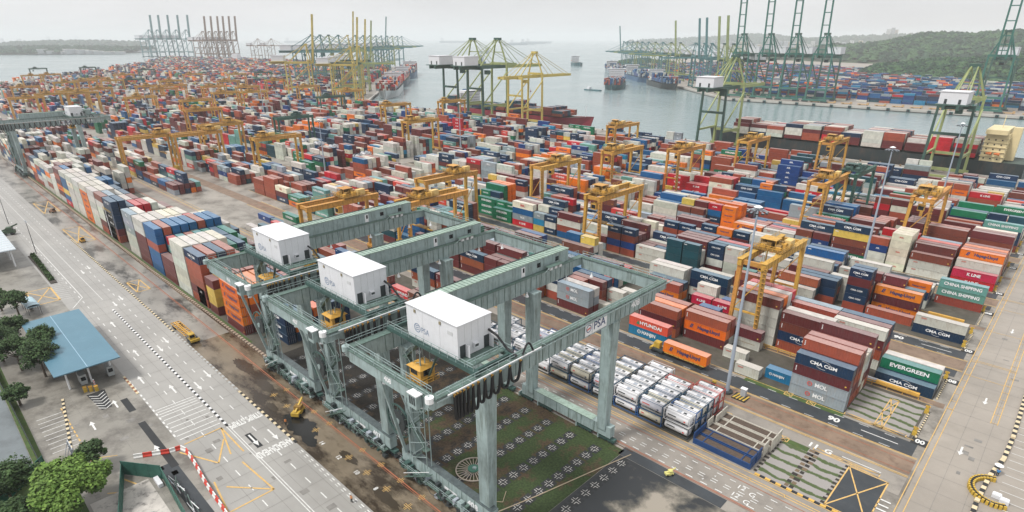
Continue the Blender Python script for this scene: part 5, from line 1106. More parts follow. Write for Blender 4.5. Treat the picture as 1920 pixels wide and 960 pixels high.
for px, py in ((30, 83), (62, 84), (118, 79), (170, 78), (230, 96), (965, 84), (980, 83), (1000, 82), (1010, 81), (850, 80), (560, 80), (690, 84), (480, 116), (300, 80)):
    q = un(px, py); R = empty('anchored_ship', (q.x, q.y, WL), rnd.uniform(-.3, .3) + .78, label='faint grey anchored ship on the hazy horizon water', cat='ship', group='faint ships anchored at the horizon')
    s = max(1.0, q.length / 4200); mb = MB(); mb.box(-90 * s, 80 * s, -14, 14, 0, 12 * s, HM['grey']); mb.face([(80 * s, -14, 0), (95 * s, 0, 12 * s), (80 * s, -14, 12 * s)], HM['grey']); mb.build('hull', None, R); mb = MB(); mb.box(-80 * s, -62 * s, -12, 12, 12 * s, 30 * s, HOUSEW); mb.build('superstructure', None, R)
q = un(1112, 166); mb = MB(); mb.box(-16, 14, -5, 5, -.4, 1.6, HM['teal']); mb.face([(14, -5, -.4), (20, 0, 1.6), (14, -5, 1.6)], HM['teal']); mb.face([(14, 5, -.4), (14, 5, 1.6), (20, 0, 1.6)], HM['teal']); mb.face([(14, -5, 1.6), (20, 0, 1.6), (14, 5, 1.6)], HM['teal']); mb.box(-12, -6, -3, 3, 1.6, 5, HOUSEW)
o = mb.build('service_boat', None, None, label='low dark service boat beside the ship in mid basin', cat='boat'); o.location = (q.x, q.y, WL); o.rotation_euler = (0, 0, -.1)
q = un(995, 168); mb = MB(); mb.tube((0, 0, -.5), (0, 0, 1.2), 1.2, HM['red'], 10); mb.bar((0, 0, 1.2), (0, 0, 4.2), .3, .3, HM['red']); o = mb.build('channel_buoy', None, None, label='small red buoy floating in the basin', cat='buoy'); o.location = (q.x, q.y, WL)

# ------------------------------------------------------------------ land across the water, its buildings, hills and woods
FARG = mat('far_yard_ground', (.30, .27, .235), .6, var=.15, scale=.02, coord='World')
slab('ground', FARLAND, -7, .1, FARG)
FWALL = mat('quay_wall_pale', (.46, .44, .40), .6, var=.1, scale=.05)
mb = MB()
for a, b in zip(FARLAND[-1:] + FARLAND[:2], FARLAND[:3]): mb.bar((a[0], a[1], -.8), (b[0], b[1], -.8), 3, 2.6, FWALL)
mb.build('quay_wall', kind='structure')
for i in range(46):
    t = i / 45; x = -388 + 470 * t; y = 832.6 + 27 * t
    f = MB(); f.box(-1.6, 1.6, -1.2, 1.2, -3, .6, mat('fender_teal', (.03, .13, .13), .6)); f.box(-1.2, 1.2, -1.6, -1.2, -2.6, .2, BLACK); f.build('quay_fender', None, None, (x, y, 0), label='dark teal fender on the quay wall across the basin', cat='fender', group='fenders on the opposite quay wall') if i % 2 else None
for i in range(14):
    x = -280 + i * 19 + (0 if i < 9 else 30); f = MB(); f.box(-6.1, 6.1, -1.3, 1.3, .6, 1.6, mat('trailer_buff', (.50, .33, .16), .6)); f.box(4.2, 6.6, -1.2, 1.2, .6, 3.1, mat('trailer_buff', (.50, .33, .16), .6))
    for q in (-4, -2.8, 5): f.tube((q, -1.3, .5), (q, 1.3, .5), .5, BLACK, 8)
    f.build('parked_trailer', None, None, (x, 852 + 27 * (x + 388) / 470 + 3, .1), label='buff terminal trailer parked in a line under the opposite cranes', cat='trailer', group='trailers parked across the basin')
mbw = MB()
for a, b, w in (((-715, 460), (500, 460), 2),): mbw.bar((*a, -.6), (*b, -.6), 2.5, 1.6, FWALL)
mbw.bar((-715, 460, -.6), (-1480, 1100, -.6), 2.5, 1.6, FWALL); mbw.build('quay_wall', kind='structure')
for i in range(60):
    x = -700 + i * 12.0; f = MB(); f.box(-.5, .5, -.5, .5, 0, .9, mat('bollard_rust', (.22, .14, .08), .7)); f.tube((0, 0, .9), (0, 0, 1.2), .6, mat('bollard_rust', (.22, .14, .08), .7), 8); f.build('mooring_bollard', None, None, (x, 458.6, 0), label='rusty mooring bollard at the edge of the main quay', cat='bollard', group='mooring bollards on the main quay')
# hills: ridges of terrain with clumpy woods on top
LEAFM = []
def leafm(n, c):
    m = mat(n, c, .85, var=.45, scale=.35, dirt=.4, dirtcol=tuple(a * .45 for a in c), coord='World'); return m
def ridge(name, pts, depth, m, seed, clump, dens, cmin, cmax, hs=1.0):
    # pts: (x, y, height) along the foot line; the ridge rises behind it
    rr = random.Random(seed); mb = MB(); N_ = 40; M_ = 10; P = []
    d = Vector((pts[-1][0] - pts[0][0], pts[-1][1] - pts[0][1], 0)).normalized(); nrm = Vector((-d.y, d.x, 0))
    if nrm.dot(FH) < 0: nrm = -nrm
    def foot(t):
        u = t * (len(pts) - 1); i = min(int(u), len(pts) - 2); f = u - i; f2 = f * f * (3 - 2 * f)
        return Vector((pts[i][0] * (1 - f) + pts[i + 1][0] * f, pts[i][1] * (1 - f) + pts[i + 1][1] * f, 0)), pts[i][2] * (1 - f2) + pts[i + 1][2] * f2
    def surf(t, s):
        p, h = foot(t); q = p + nrm * depth * s; z = h * sin(min(1, s * 1.15) * pi / 2) * (1 if s < .85 else (1 - s) / .15)
        z *= .85 + .3 * noise.noise(Vector((q.x, q.y, seed * 7.0)) * .004); return Vector((q.x, q.y, max(0, z)))
    for i in range(N_ + 1): P.append([surf(i / N_, j / M_) for j in range(M_ + 1)])
    for i in range(N_):
        for j in range(M_): mb.face([P[i][j], P[i + 1][j], P[i + 1][j + 1], P[i][j + 1]])
    mb.build(name, mat('hill_soil', (.05, .075, .035), .9, var=.3, scale=.02, coord='World'), kind='structure')
    # woods
    wb = MB(); 
    for k in range(dens):
        t = rr.random(); s = rr.random() ** .8 * .92; c = surf(t, s); r = rr.uniform(cmin, cmax); n = len(wb.v); c = c + Vector((0, 0, r * .35))
        rows = 3; seg = 6; mi_ = wb.mi(m[rr.randrange(len(m))])
        for a in range(rows):
            ph = (a + .35) / rows * pi * .58
            for b in range(seg):
                th_ = 2 * pi * b / seg + a * .5; q = r * rr.uniform(.72, 1.25); wb.v.append((c.x + cos(th_) * sin(ph) * q, c.y + sin(th_) * sin(ph) * q, c.z + cos(ph) * q * .9 - r * .1))
        wb.v.append((c.x, c.y, c.z + r * rr.uniform(.8, 1.1))); top = n + rows * seg
        for b in range(seg): wb.f.append((top, n + b, n + (b + 1) % seg)); wb.m.append(mi_)
        for a in range(rows - 1):
            for b in range(seg): wb.f.append((n + a * seg + b, n + (a + 1) * seg + b, n + (a + 1) * seg + (b + 1) % seg, n + a * seg + (b + 1) % seg)); wb.m.append(mi_)
    wb.build('woods', None, None, kind='stuff', label=clump, cat='woods')
LV = [leafm('woods_dark', (.008, .034, .018)), leafm('woods_mid', (.018, .060, .028)), leafm('woods_light', (.045, .105, .040))]
ridge('hill', [(-400, 1420, 14), (-260, 1390, 30), (-60, 1370, 48), (200, 1400, 62), (600, 1500, 66)], 420, LV, 1, 'dense dark green woods on the low hill behind the opposite terminal', 5200, 5, 11)
ridge('hill', [(-1300, 2550, 8), (-1000, 2500, 38), (-620, 2350, 80), (-250, 2250, 104), (200, 2250, 122), (900, 2300, 135)], 900, LV, 2, 'hazy green woods on the higher ridge at the right', 5200, 9, 19)
ridge('hill', [(-5200, 7600, 4), (-4300, 7300, 55), (-3700, 7150, 95), (-3000, 7000, 30), (-2300, 6900, 70), (-1500, 6900, 90), (-300, 6800, 90)], 1500, LV[:2], 3, 'faint blue woods on the distant hills', 2600, 24, 50)
ridge('hill', [(-6100, 9400, 3), (-5200, 9200, 55), (-4200, 9100, 80), (-3500, 9000, 20)], 1200, LV[:2], 6, 'faintest woods on the low land at the horizon', 700, 30, 60)
ridge('island', [(-4700, 330, 8), (-4300, 560, 14), (-4150, 800, 12), (-4200, 1080, 6)], 700, LV[:2], 4, 'hazy trees on the low island at the far left', 1200, 10, 24)
ridge('island', [(-7200, 900, 10), (-6900, 1400, 22), (-6800, 1900, 8)], 800, LV[:2], 5, 'hazier trees on the second island at the far left', 500, 20, 40)
ridge('hill', [(-1230, 1760, 8), (-1180, 1700, 12), (-1100, 1660, 10), (-1010, 1600, 6)], 120, LV, 8, 'clump of trees at the tip of the opposite terminal', 260, 5, 9)
BW = [mat('block_white', (.62, .62, .60), .6), mat('block_grey', (.42, .44, .46), .6), mat('block_buff', (.50, .42, .32), .6)]
def building(px, py, w, d, h, k, lab, grp, roof=None, z=0):
    q = un(px, py); R = empty('apartment_block' if h > 25 else 'warehouse', (q.x, q.y, z), rnd.uniform(-.3, .3), label=lab, cat='building', group=grp)
    mb = MB(); mb.box(-w / 2, w / 2, -d / 2, d / 2, 0, h, BW[k]); mb.build('wall', None, R); mb = MB(); mb.box(-w / 2 - .5, w / 2 + .5, -d / 2 - .5, d / 2 + .5, h, h + 1.2, roof or BW[0]); mb.build('roof', None, R)
    mb = MB(); f = 3.2
    for i in range(int(h / f)): mb.box(-w / 2 + 1, w / 2 - 1, -d / 2 - .06, -d / 2, i * f + 1.2, i * f + 2.4, GLASS)
    mb.build('window_bands', None, R)
for i in range(34):
    px = 1335 + i * 9 + rnd.uniform(-3, 3); building(px, 92 + rnd.uniform(-1.5, 2.5), 26, 18, rnd.uniform(28, 62), rnd.randrange(3), 'pale hazy apartment block among many beyond the opposite terminal', 'hazy apartment blocks')
for i, px in enumerate((1660, 1668, 1674, 1687, 1698, 1712, 1726)): building(px, 85.5, 40, 30, (175, 190, 170, 130, 120, 110, 110)[i], i % 3, 'faint tower block above the wooded ridge skyline', 'faint towers on the ridge skyline')
for px, py, w in ((1624, 112, 26), (1690, 110, 24), (1705, 113, 30), (1730, 112, 18), (1640, 150, 60), (1690, 155, 60), (1770, 150, 50), (1880, 158, 60), (1905, 150, 40)):
    building(px, py, w, 22, 9, 0 if py < 120 else 2, 'low pale shed among trees behind the opposite terminal', 'low sheds by the hill', z=(12 if py < 120 else 0))
for i in range(9):
    px = 25 + i * 17 + rnd.uniform(-4, 4); building(px + 60, 101, 50, 50, rnd.uniform(8, 26), 1, 'faint storage building on the far left island', 'faint buildings on the island')
q = un(1865, 75)
R = empty('radio_mast', (-100, 2500, 110), label='thin red and white radio mast on the wooded ridge', cat='radio mast'); mb = MB()
for k in range(8):
    z0, z1 = k * 14, k * 14 + 14; w0 = 5 - k * .5; c_ = REDL if k % 2 else WHITEL
    for a, b in ((-1, -1), (1, -1), (1, 1), (-1, 1)): mb.bar((a * w0, b * w0, z0), (a * (w0 - .5), b * (w0 - .5), z1), .8, .8, c_)
    mb.bar((-w0, 0, z0), (w0, 0, z1), .5, .5, c_); mb.bar((w0, 0, z0), (-w0, 0, z1), .5, .5, c_)
mb.build('lattice', None, R)

# ------------------------------------------------------------------ tank containers, flat racks
TW = [mat('tank_white', (.74, .74, .76), .35, var=.05, dirt=.15, dirtcol=(.4, .36, .3)), mat('tank_cream', (.66, .62, .50), .4, var=.08, dirt=.2), mat('tank_silver', (.60, .60, .66), .3, var=.06)]
TF = dict(n=mat('frame_navy', (.02, .07, .12), .5), k=mat('frame_black', (.03, .04, .05), .5), b=mat('frame_blue', (.02, .10, .30), .5), R=mat('frame_red', (.48, .10, .09), .5), w=mat('frame_white', (.6, .6, .6), .5))
TCOL = dict(n='dark blue', k='black', b='blue', R='red', w='white')
TCOUNT = {}
def tank_proto(fc, tm):
    R = empty('tank_container', (0, 0, 0)); F = TF[fc]; X = 3.03
    mb = MB()
    for xx in (-X, X - .15):
        for yy in (0, 2.29): mb.box(xx, xx + .15, yy, yy + .15, 0, 2.55, F)
        mb.box(xx, xx + .15, .15, 2.29, 0, .15, F); mb.box(xx, xx + .15, .15, 2.29, 2.4, 2.55, F)
    for yy in (0, 2.3): mb.box(-X + .15, X - .15, yy, yy + .12, .0, .14, F); mb.box(-X + .15, X - .15, yy, yy + .10, 2.44, 2.55, F)
    mb.build('frame', None, R)
    mb = MB(); mb.tube((-X + .45, 1.22, 1.3), (X - .45, 1.22, 1.3), 1.1, TW[tm], 20)
    for a, b, r2 in ((-X + .45, -X + .2, .7), (X - .45, X - .2, .7)): mb.tube((a, 1.22, 1.3), (b, 1.22, 1.3), 1.1, TW[tm], 20, r2)
    mb.build('tank', None, R)
    mb = MB(); mb.box(-X + .3, X - .3, .75, 1.7, 2.42, 2.50, TW[0]); mb.box(-.5, .4, .8, 1.6, 2.50, 2.56, GREYSTEEL); mb.box(.9, 1.6, .95, 1.45, 2.50, 2.58, DARK); mb.box(-2.2, -1.7, .95, 1.45, 2.50, 2.58, WHITEL); mb.build('walkway', None, R)
    mb = MB(); mb.box(-2.1, -.2 if tm != 1 else -1.4, .10, .115, 1.35, 1.6, DARK if tm == 0 else REDL); mb.box(1.6, 2.0, .10, .115, 1.0, 1.3, NAVYL if tm else REDL); mb.build('marking', None, R)
    return R
TP = {}
rt = random.Random(5)
def tank(xr, y, z, fc, tm, lab):
    if (fc, tm) not in TP: TP[(fc, tm)] = tank_proto(fc, tm); o = TP[(fc, tm)]; o.location = (xr - 3.03, y, z)
    else: o = copy_tree(TP[(fc, tm)], None, (xr - 3.03, y, z), 0)
    return tag(o, lab, 'tank container', 'white tank containers stacked beside the flat racks')
for r in range(6):
    y = 98.2 + 2.75 * r
    for b in range(11):
        xr = -44.0 - 6.35 * b - (.35 if b > 3 else 0); n = 2
        if b > 6 and rt.random() < .35: n = 1
        if b > 8 and rt.random() < .4: continue
        if b == 6 and r < 3: n = 1
        if r == 5 and b in (1, 3): continue
        if r >= 4 and b > 3: n = 1 if rt.random() < .5 else 0
        for k in range(n):
            fc = rt.choice('nnnkkwb'); tm = rt.choice((0, 0, 0, 2, 1))
            if r >= 4 and b < 2: fc = 'R'
            tank(xr, y, k * 2.62 + .05, fc, tm, '%s tank container, %s frame, %s, %s row behind dashed lane, %s from racks' % (('white', 'cream', 'silvery')[tm], TCOL[fc], 'upper' if k else ('lower' if n == 2 else 'single'), ORD[r], ORD[b]))
for i in range(30):
    for r in range(2):
        xr = -330 - 6.5 * i; y = G[1] + 32 + 2.9 * r
        if free(xr, y, 20) or True: tank(xr, y, 8.2 if i % 3 == 0 else 5.5, 'n', 0, 'small white tank container in the distant double row by gantry cranes')['group'] = 'distant row of tank containers'
FRB = mat('rack_blue', (.008, .05, .17), .45, var=.12, dirt=.25, dirtcol=(.01, .03, .08)); FRW = mat('rack_cream', (.55, .52, .45), .5, var=.1, dirt=.3); WOOD = mat('rack_floor_timber', (.085, .06, .045), .8, var=.3, scale=2)
def rack(xr, y, z, m, lab, g, h=2.3):
    R = empty('flat_rack', (xr - 6.1, y, z), label=lab, cat='flat rack', group=g)
    mb = MB(); mb.box(-6.1, 6.1, 0, 2.4, 0, .3, m)
    for a, b in ((0, .16), (2.24, 2.4)): mb.box(-6.1, 6.1, a, b, .3, .62, m)
    for xx in (-6.1, -4.2, 3.9, 5.9): mb.box(xx, xx + .2, .16, 2.24, .3, .6, m)
    mb.build('base_frame', None, R); mb = MB(); mb.box(-5.9, 5.9, .18, 2.22, .3, .42, WOOD); mb.build('floor', None, R)
    for xx in (-6.1, 5.9):
        mb = MB(); mb.box(xx, xx + .18, 0, .25, .62, h, m); mb.box(xx, xx + .18, 2.15, 2.4, .62, h, m); mb.box(xx + .04, xx + .14, .25, 2.15, .62, h - .2, m); mb.box(xx, xx + .18, .25, 2.15, h - .2, h, m); mb.build('end_wall', None, R)
for r in range(2):
    for k in range(2): rack(-30.6, 98.2 + 2.75 * r, k * .66, FRB, 'dark blue flat rack, %s in its pile, %s row from the dashed lane' % (('bottom', 'top')[k], ORD[r]), 'blue flat racks piled at the end of the tank block', h=1.9 if k == 1 else .66)
for r in range(4):
    for k in range(2): rack(-30.4 if r < 1 else -29.9 - r * 0, 98.2 + 2.75 * (r + 2) if r < 3 else 109.2, k * .66, FRW, 'cream flat rack, %s in its pile, %s row behind the blue racks' % (('bottom', 'top')[k], ORD[r]), 'cream flat racks piled behind the blue ones', h=2.3 if k == 1 else .66) if r < 3 else None
# striped maintenance stand beside the rail
R = empty('striped_stand', (-285, 54.5, 0), label='white walled service stand with yellow and black striped platform edges', cat='service stand')
mb = MB(); mb.box(-6, 6, 0, .3, 0, 11.5, HOUSEW); mb.box(-6, 6, .3, 9.5, 3.6, 3.9, HOUSEW); mb.box(-6, -5.7, .3, 9.5, 0, 11.5, HOUSEW); mb.box(-5.7, 6, 9.2, 9.5, 0, 7, HOUSEW); mb.build('wall', None, R)
mb = MB(); mb.box(-5.7, 6, .3, 9.2, 7.6, 7.9, mat('grating', (.18, .17, .14), .7)); mb.build('platform', None, R)
mb = MB()
for z_ in (11.2, 7.3, 3.3):
    for k in range(14): mb.box(5.98, 6.1, .3 + k * .64, .62 + k * .64, z_, z_ + .7, YELLOWM if k % 2 else BLACK)
for k in range(18): mb.box(5.98, 6.12, -.05, .35, k * .64, k * .64 + .62, YELLOWM if k % 2 else BLACK)
rail_line(mb, (-6, 0, 11.5), (6, 0, 11.5), m=YELLOWM, r=.07); mb.build('striped_edge', None, R)
# spoked ring lying on the grass
R = empty('spoked_ring', (-69.2, 60.8, .08), label='large pale spoked ring with green hub lying on the grass', cat='cable ring')
mb = MB(); 
for k in range(48):
    a, b = 2 * pi * k / 48, 2 * pi * (k + 1) / 48
    mb.bar((cos(a) * 3.4, sin(a) * 3.4, .2), (cos(b) * 3.4, sin(b) * 3.4, .2), .2, .2, mat('ring_pale', (.42, .36, .30), .6))
mb.build('rim', None, R); mb = MB()
for k in range(26): a = 2 * pi * k / 26; mb.bar((cos(a) * .9, sin(a) * .9, .2), (cos(a) * 3.35, sin(a) * 3.35, .2), .12, .12, MATS['ring_pale'])
mb.build('spokes', None, R); mb = MB(); mb.tube((0, 0, 0), (0, 0, .5), 1.1, mat('hub_green', (.05, .17, .12), .6), 18); mb.tube((.3, 0, .5), (.3, 0, .8), .4, CRANE, 10); mb.build('hub', None, R)
mb = MB(); mb.path([(-49.8, 86, .12), (-52.5, 76, .1), (-55.6, 64, .12), (-58, 56, .1)], .10, mat('rope_tan', (.42, .34, .24), .8), 5); mb.path([(-60.5, 61, .1), (-59, 58.6, .1), (-61, 57.0, .1), (-64.5, 58.8, .1), (-65.5, 60.5, .1)], .06, MATS['rope_tan'], 5); mb.build('rope', None, None, label='thin tan rope stretched across the cross-marked grass', cat='rope')

# ------------------------------------------------------------------ trees by the toll yard
def tree(x, y, h, r, kind, lab, name='broadleaf_tree', n=2600, flat=.75):
    rr = random.Random(int(abs(x * 13 + y * 7))); R = empty(name, (x, y, 0), label=lab, cat='tree', group='trees along the toll yard fence')
    bark = mat('bark', (.10, .08, .06), .9); mb = MB(); mb.tube((0, 0, 0), (0, 0, h * .45), .28, bark, 8, .2)
    tips = []
    for k in range(7):
        a = 2 * pi * k / 7 + rr.uniform(-.3, .3); q = Vector((cos(a) * r * .6, sin(a) * r * .6, h * rr.uniform(.6, .85))); mb.tube((0, 0, h * .38), q, .14, bark, 6, .05); tips.append(q)
    mb.build('trunk', None, R)
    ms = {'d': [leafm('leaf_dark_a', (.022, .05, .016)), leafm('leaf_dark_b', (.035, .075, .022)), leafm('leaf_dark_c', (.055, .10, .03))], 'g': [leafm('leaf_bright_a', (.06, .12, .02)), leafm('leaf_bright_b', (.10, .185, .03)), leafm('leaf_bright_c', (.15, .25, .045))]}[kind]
    cl = []
    for k in range(int(26 + r * 6)):
        u = rr.uniform(0, 2 * pi); v = rr.uniform(-.35, 1); rad = r * (1 - max(0, v) ** 2 * .55) * rr.uniform(.25, .95); cl.append((Vector((cos(u) * rad, sin(u) * rad, h * (.62 + .36 * v * flat) )), rr.uniform(.7, 1.5) * r / 4.2))
    wb = MB(); per = max(30, n // len(cl))
    for c, cr_ in cl:
        for _ in range(per):
            d = Vector((rr.gauss(0, 1), rr.gauss(0, 1), rr.gauss(0, .8))); d.normalize(); p = c + d * cr_ * rr.uniform(.55, 1.05); s = rr.uniform(.13, .30) * (1.3 if kind == 'g' else 1.1)
            a = Vector((rr.gauss(0, 1), rr.gauss(0, 1), rr.gauss(0, .6))).normalized(); b = a.cross(d + Vector((0, 0, .9))).normalized()
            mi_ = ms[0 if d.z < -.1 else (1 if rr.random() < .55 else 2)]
            wb.face([p - a * s, p + b * s * .8, p + a * s, p - b * s * .8], mi_)
    wb.build('crown', None, R); return R
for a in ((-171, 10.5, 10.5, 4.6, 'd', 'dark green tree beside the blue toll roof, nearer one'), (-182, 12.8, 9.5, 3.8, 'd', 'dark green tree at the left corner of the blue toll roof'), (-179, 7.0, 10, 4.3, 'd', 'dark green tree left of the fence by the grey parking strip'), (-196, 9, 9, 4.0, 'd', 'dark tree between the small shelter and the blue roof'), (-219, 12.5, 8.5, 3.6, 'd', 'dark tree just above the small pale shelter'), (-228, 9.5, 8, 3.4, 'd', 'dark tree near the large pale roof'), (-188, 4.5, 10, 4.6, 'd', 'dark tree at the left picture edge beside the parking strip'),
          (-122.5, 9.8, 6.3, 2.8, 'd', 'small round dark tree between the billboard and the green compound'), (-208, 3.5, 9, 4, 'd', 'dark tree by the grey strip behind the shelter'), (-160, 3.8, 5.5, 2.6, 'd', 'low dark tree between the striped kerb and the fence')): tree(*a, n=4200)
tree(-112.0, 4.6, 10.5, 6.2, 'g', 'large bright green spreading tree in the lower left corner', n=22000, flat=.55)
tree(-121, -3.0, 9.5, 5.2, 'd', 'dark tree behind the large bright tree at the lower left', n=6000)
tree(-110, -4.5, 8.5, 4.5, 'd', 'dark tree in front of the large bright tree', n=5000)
rr = random.Random(9)
wb = MB()
for k in range(1500): x_ = rr.uniform(-282, -246); yy = 25.6 + rr.uniform(-.7, .7) + (x_ + 246) * -.015; z_ = rr.uniform(.1, 1.4); a = Vector((rr.gauss(0, 1), rr.gauss(0, 1), rr.gauss(0, 1))).normalized(); b = a.orthogonal().normalized(); wb.face([(x_ + a.x * .3, yy + a.y * .3, z_ + a.z * .3), (x_ + b.x * .3, yy + b.y * .3, z_ + b.z * .3), (x_ - a.x * .3, yy - a.y * .3, z_ - a.z * .3), (x_ - b.x * .3, yy - b.y * .3, z_ - b.z * .3)], leafm('hedge_leaf', (.045, .09, .025)))
R = empty('hedge', (0, 0, 0), label='narrow green hedge along the median of the pale road', cat='hedge'); wb.build('foliage', None, R); mb = MB(); mb.box(-283, -243, 24.7, 26.6, .02, .3, SOIL); mb.build('soil_bed', None, R)

# ------------------------------------------------------------------ toll roofs, fences, compound
BLUER = mat('blue_sheet_roof', (.095, .205, .275), .38, var=.05, scale=.15, dirt=.15, dirtcol=(.2, .33, .42), ribs=None)
R = empty('toll_canopy', (-176, 17.8, 0), label='big plain light blue canopy roof over the toll lanes', cat='canopy')
mb = MB(); mb.box(-20, 20, -7.0, 6.4, 5.8, 6.05, BLUER); mb.box(-20, 20, -.45, -.3, 6.05, 6.12, mat('roof_ridge', (.30, .46, .58), .4)); mb.build('roof', None, R)
mb = MB()
for x_ in (-16, -5, 5, 16):
    for y_ in (-4.5, 0, 4.5): mb.tube((x_, y_, 0), (x_, y_, 5.8), .22, WHITEL, 10)
mb.build('posts', None, R)
for i, (x_, y_) in enumerate(((15, -1.5), (4, -1.5), (15, 4.2))):
    b_ = MB(); b_.box(x_ - 1.6, x_ + 1.6, y_ - .7, y_ + .7, .25, 2.8, mat('booth_grey', (.4, .42, .42), .5)); b_.box(x_ + 1.6, x_ + 1.63, y_ - .5, y_ + .5, 1.3, 2.3, GLASS); o = b_.build('toll_booth', None, None, (-176, 17.8, 0), label='small grey toll booth under the blue canopy, %s' % ('at the striped island', 'deeper inside', 'nearest the pale road')[i], cat='booth')
for i, (x_, y_) in enumerate(((-155.3, 16.6), (-154.6, 17.6), (-156, 15.6))):
    b_ = MB(); b_.box(-.35, .35, -.35, .35, 0, 1.2, YELLOWM); b_.box(-.4, .4, -.4, .4, 1.2, 1.4, CABY); b_.build('impact_post', None, None, (x_, y_, 0), label='yellow impact post at the nose of the toll island', cat='post', group='yellow impact posts of the toll island')
b_ = MB()
for k in range(7): b_.tube((0, 0, .3 * k), (0, 0, .3 * k + .3), .16, REDL if k % 2 else WHITEL, 8)
b_.build('striped_post', None, None, (-157, 17.8, 0), label='red and white banded post under the canopy edge', cat='post')
R = empty('pale_canopy', (-283, 13.5, 0), label='large pale ribbed canopy roof at the left picture edge', cat='canopy')
mb = MB(); mb.box(-30, 12, -10, 7.6, 6.6, 6.9, mat('ribbed_pale_roof', (.50, .56, .60), .4, var=.05))
for k in range(13): mb.box(-30 + k * 3.4, -29.7 + k * 3.4, -10, 7.6, 6.9, 7.0, WHITEL)
mb.build('roof', None, R); mb = MB()
for x_ in (-24, -12, 0, 10):
    for y_ in (-6, 0, 6): mb.tube((x_, y_, 0), (x_, y_, 6.6), .25, WHITEL, 8)
mb.build('posts', None, R)
R = empty('shelter', (-221, 16.0, 0), .05, label='small pale blue shelter roof before the blue toll canopy', cat='shelter')
mb = MB(); n = 8
for k in range(n):
    a0, a1 = pi * k / n, pi * (k + 1) / n; mb.face([(-4.5, -1.7 * cos(a0), 2.7 + .7 * sin(a0)), (4.5, -1.7 * cos(a0), 2.7 + .7 * sin(a0)), (4.5, -1.7 * cos(a1), 2.7 + .7 * sin(a1)), (-4.5, -1.7 * cos(a1), 2.7 + .7 * sin(a1))], mat('shelter_blue', (.42, .58, .66), .4, var=.04))
mb.box(-4.5, 4.5, -1.7, 1.7, 2.6, 2.7, MATS['shelter_blue']); mb.build('roof', None, R); mb = MB()
for x_ in (-4, 0, 4):
    for y_ in (-1.5, 1.5): mb.bar((x_, y_, 0), (x_, y_, 2.6), .12, .12, DARK)
mb.box(-4, -1, -.5, .5, .4, .6, MATS['bark']); mb.build('frame', None, R)
GRF = mat('green_mesh_fence', (.035, .13, .10), .6, var=.25, scale=1.0)
def fence(pts, h, lab, m=GRF, posts=2.5):
    R = empty('fence', (pts[0][0], pts[0][1], 0), label=lab, cat='fence'); o_ = Vector((pts[0][0], pts[0][1], 0)); mb = MB(); pb = MB()
    for a, b in zip(pts, pts[1:]):
        a = Vector((*a, 0)) - o_; b = Vector((*b, 0)) - o_; L_ = (b - a).length; n = max(1, int(L_ / posts))
        mb.bar(a + Vector((0, 0, h / 2)), b + Vector((0, 0, h / 2)), .06, h * .94, m)
        for i in range(n + 1): p = a.lerp(b, i / n); pb.bar(p, p + Vector((0, 0, h + .1)), .12, .12, m)
        pb.bar(a + Vector((0, 0, h)), b + Vector((0, 0, h)), .1, .1, m)
    mb.build('mesh_panel', None, R); pb.build('posts', None, R); return R
fence([(-116.6, 13.2), (-109.8, 18.0)], 3.2, 'dark green mesh fence, short side of the lower left compound'); fence([(-109.8, 18.0), (-84, 16.4)], 3.2, 'dark green mesh fence, long side of the compound by the black lane'); fence([(-116.6, 13.2), (-92, 6.0)], 2.6, 'dark green mesh fence behind the compound beside the big tree')
fence([(-190, 1.8), (-126, 2.6)], 2.0, 'low dark fence between the trees and grey parking strip', DARK); fence([(-131, 3.2), (-121, -6.2)], 2.2, 'green hoarding beside the grey parking strip', mat('hoarding_green', (.02, .12, .085), .5))
rects('pavement', mat('stained_pale_concrete', (.50, .47, .43), .6, var=.2, scale=.25, dirt=.9, dirtcol=(.08, .075, .07), coord='World'), [(-112, -84, 6.5, 16.0)], .07)
rects('road', mat('wet_grey_asphalt', (.16, .185, .195), .3, var=.15, scale=.1, dirt=.5, dirtcol=(.08, .09, .095), coord='World'), [(-420, -128, -40, 1.6)], .05)
rects('lawn', GRASS, [(-330, -114, 1.7, 3.4), (-128, -90, -30, 6)], .045)
rects('pavement', ASPH, [(-114, -84, 18.6, 21.4)], .05)
mb = MB(); mb.box(-110.6, -107.6, 16.6, 17.4, .05, .8, HOUSEW); mb.build('white_cabinet', None, None, label='low white cabinet inside the green fenced compound', cat='cabinet')
R = empty('pipe_rack', (-104, 19.0, 0), label='tangle of grey pipes and frames along the compound edge', cat='pipe rack'); rr = random.Random(4); mb = MB()
for k in range(36): x_ = rr.uniform(-5, 18); mb.bar((x_, rr.uniform(-.6, .6), rr.uniform(.2, 1.2)), (x_ + rr.uniform(1.5, 5), rr.uniform(-.6, .6), rr.uniform(.2, 1.4)), .12, .12, rr.choice((GREYSTEEL, CRANED, DARK, WHITEL)))
mb.build('pipes', None, R)
R = empty('billboard', (-129.0, 7.6, 0), label='grey steel billboard frame seen from behind near the small round tree', cat='billboard'); mb = MB()
for x_ in (-1.8, 0, 1.8): mb.bar((x_, 0, 0), (x_, 0, 3.4), .16, .16, GREYSTEEL); mb.bar((x_, -1.2, 0), (x_, 0, 3.2), .1, .1, GREYSTEEL)
mb.build('frame', None, R); mb = MB(); mb.box(-2.2, 2.2, .1, .2, 1.2, 3.5, mat('panel_pale_grey', (.5, .53, .56), .5)); mb.build('panel', None, R)
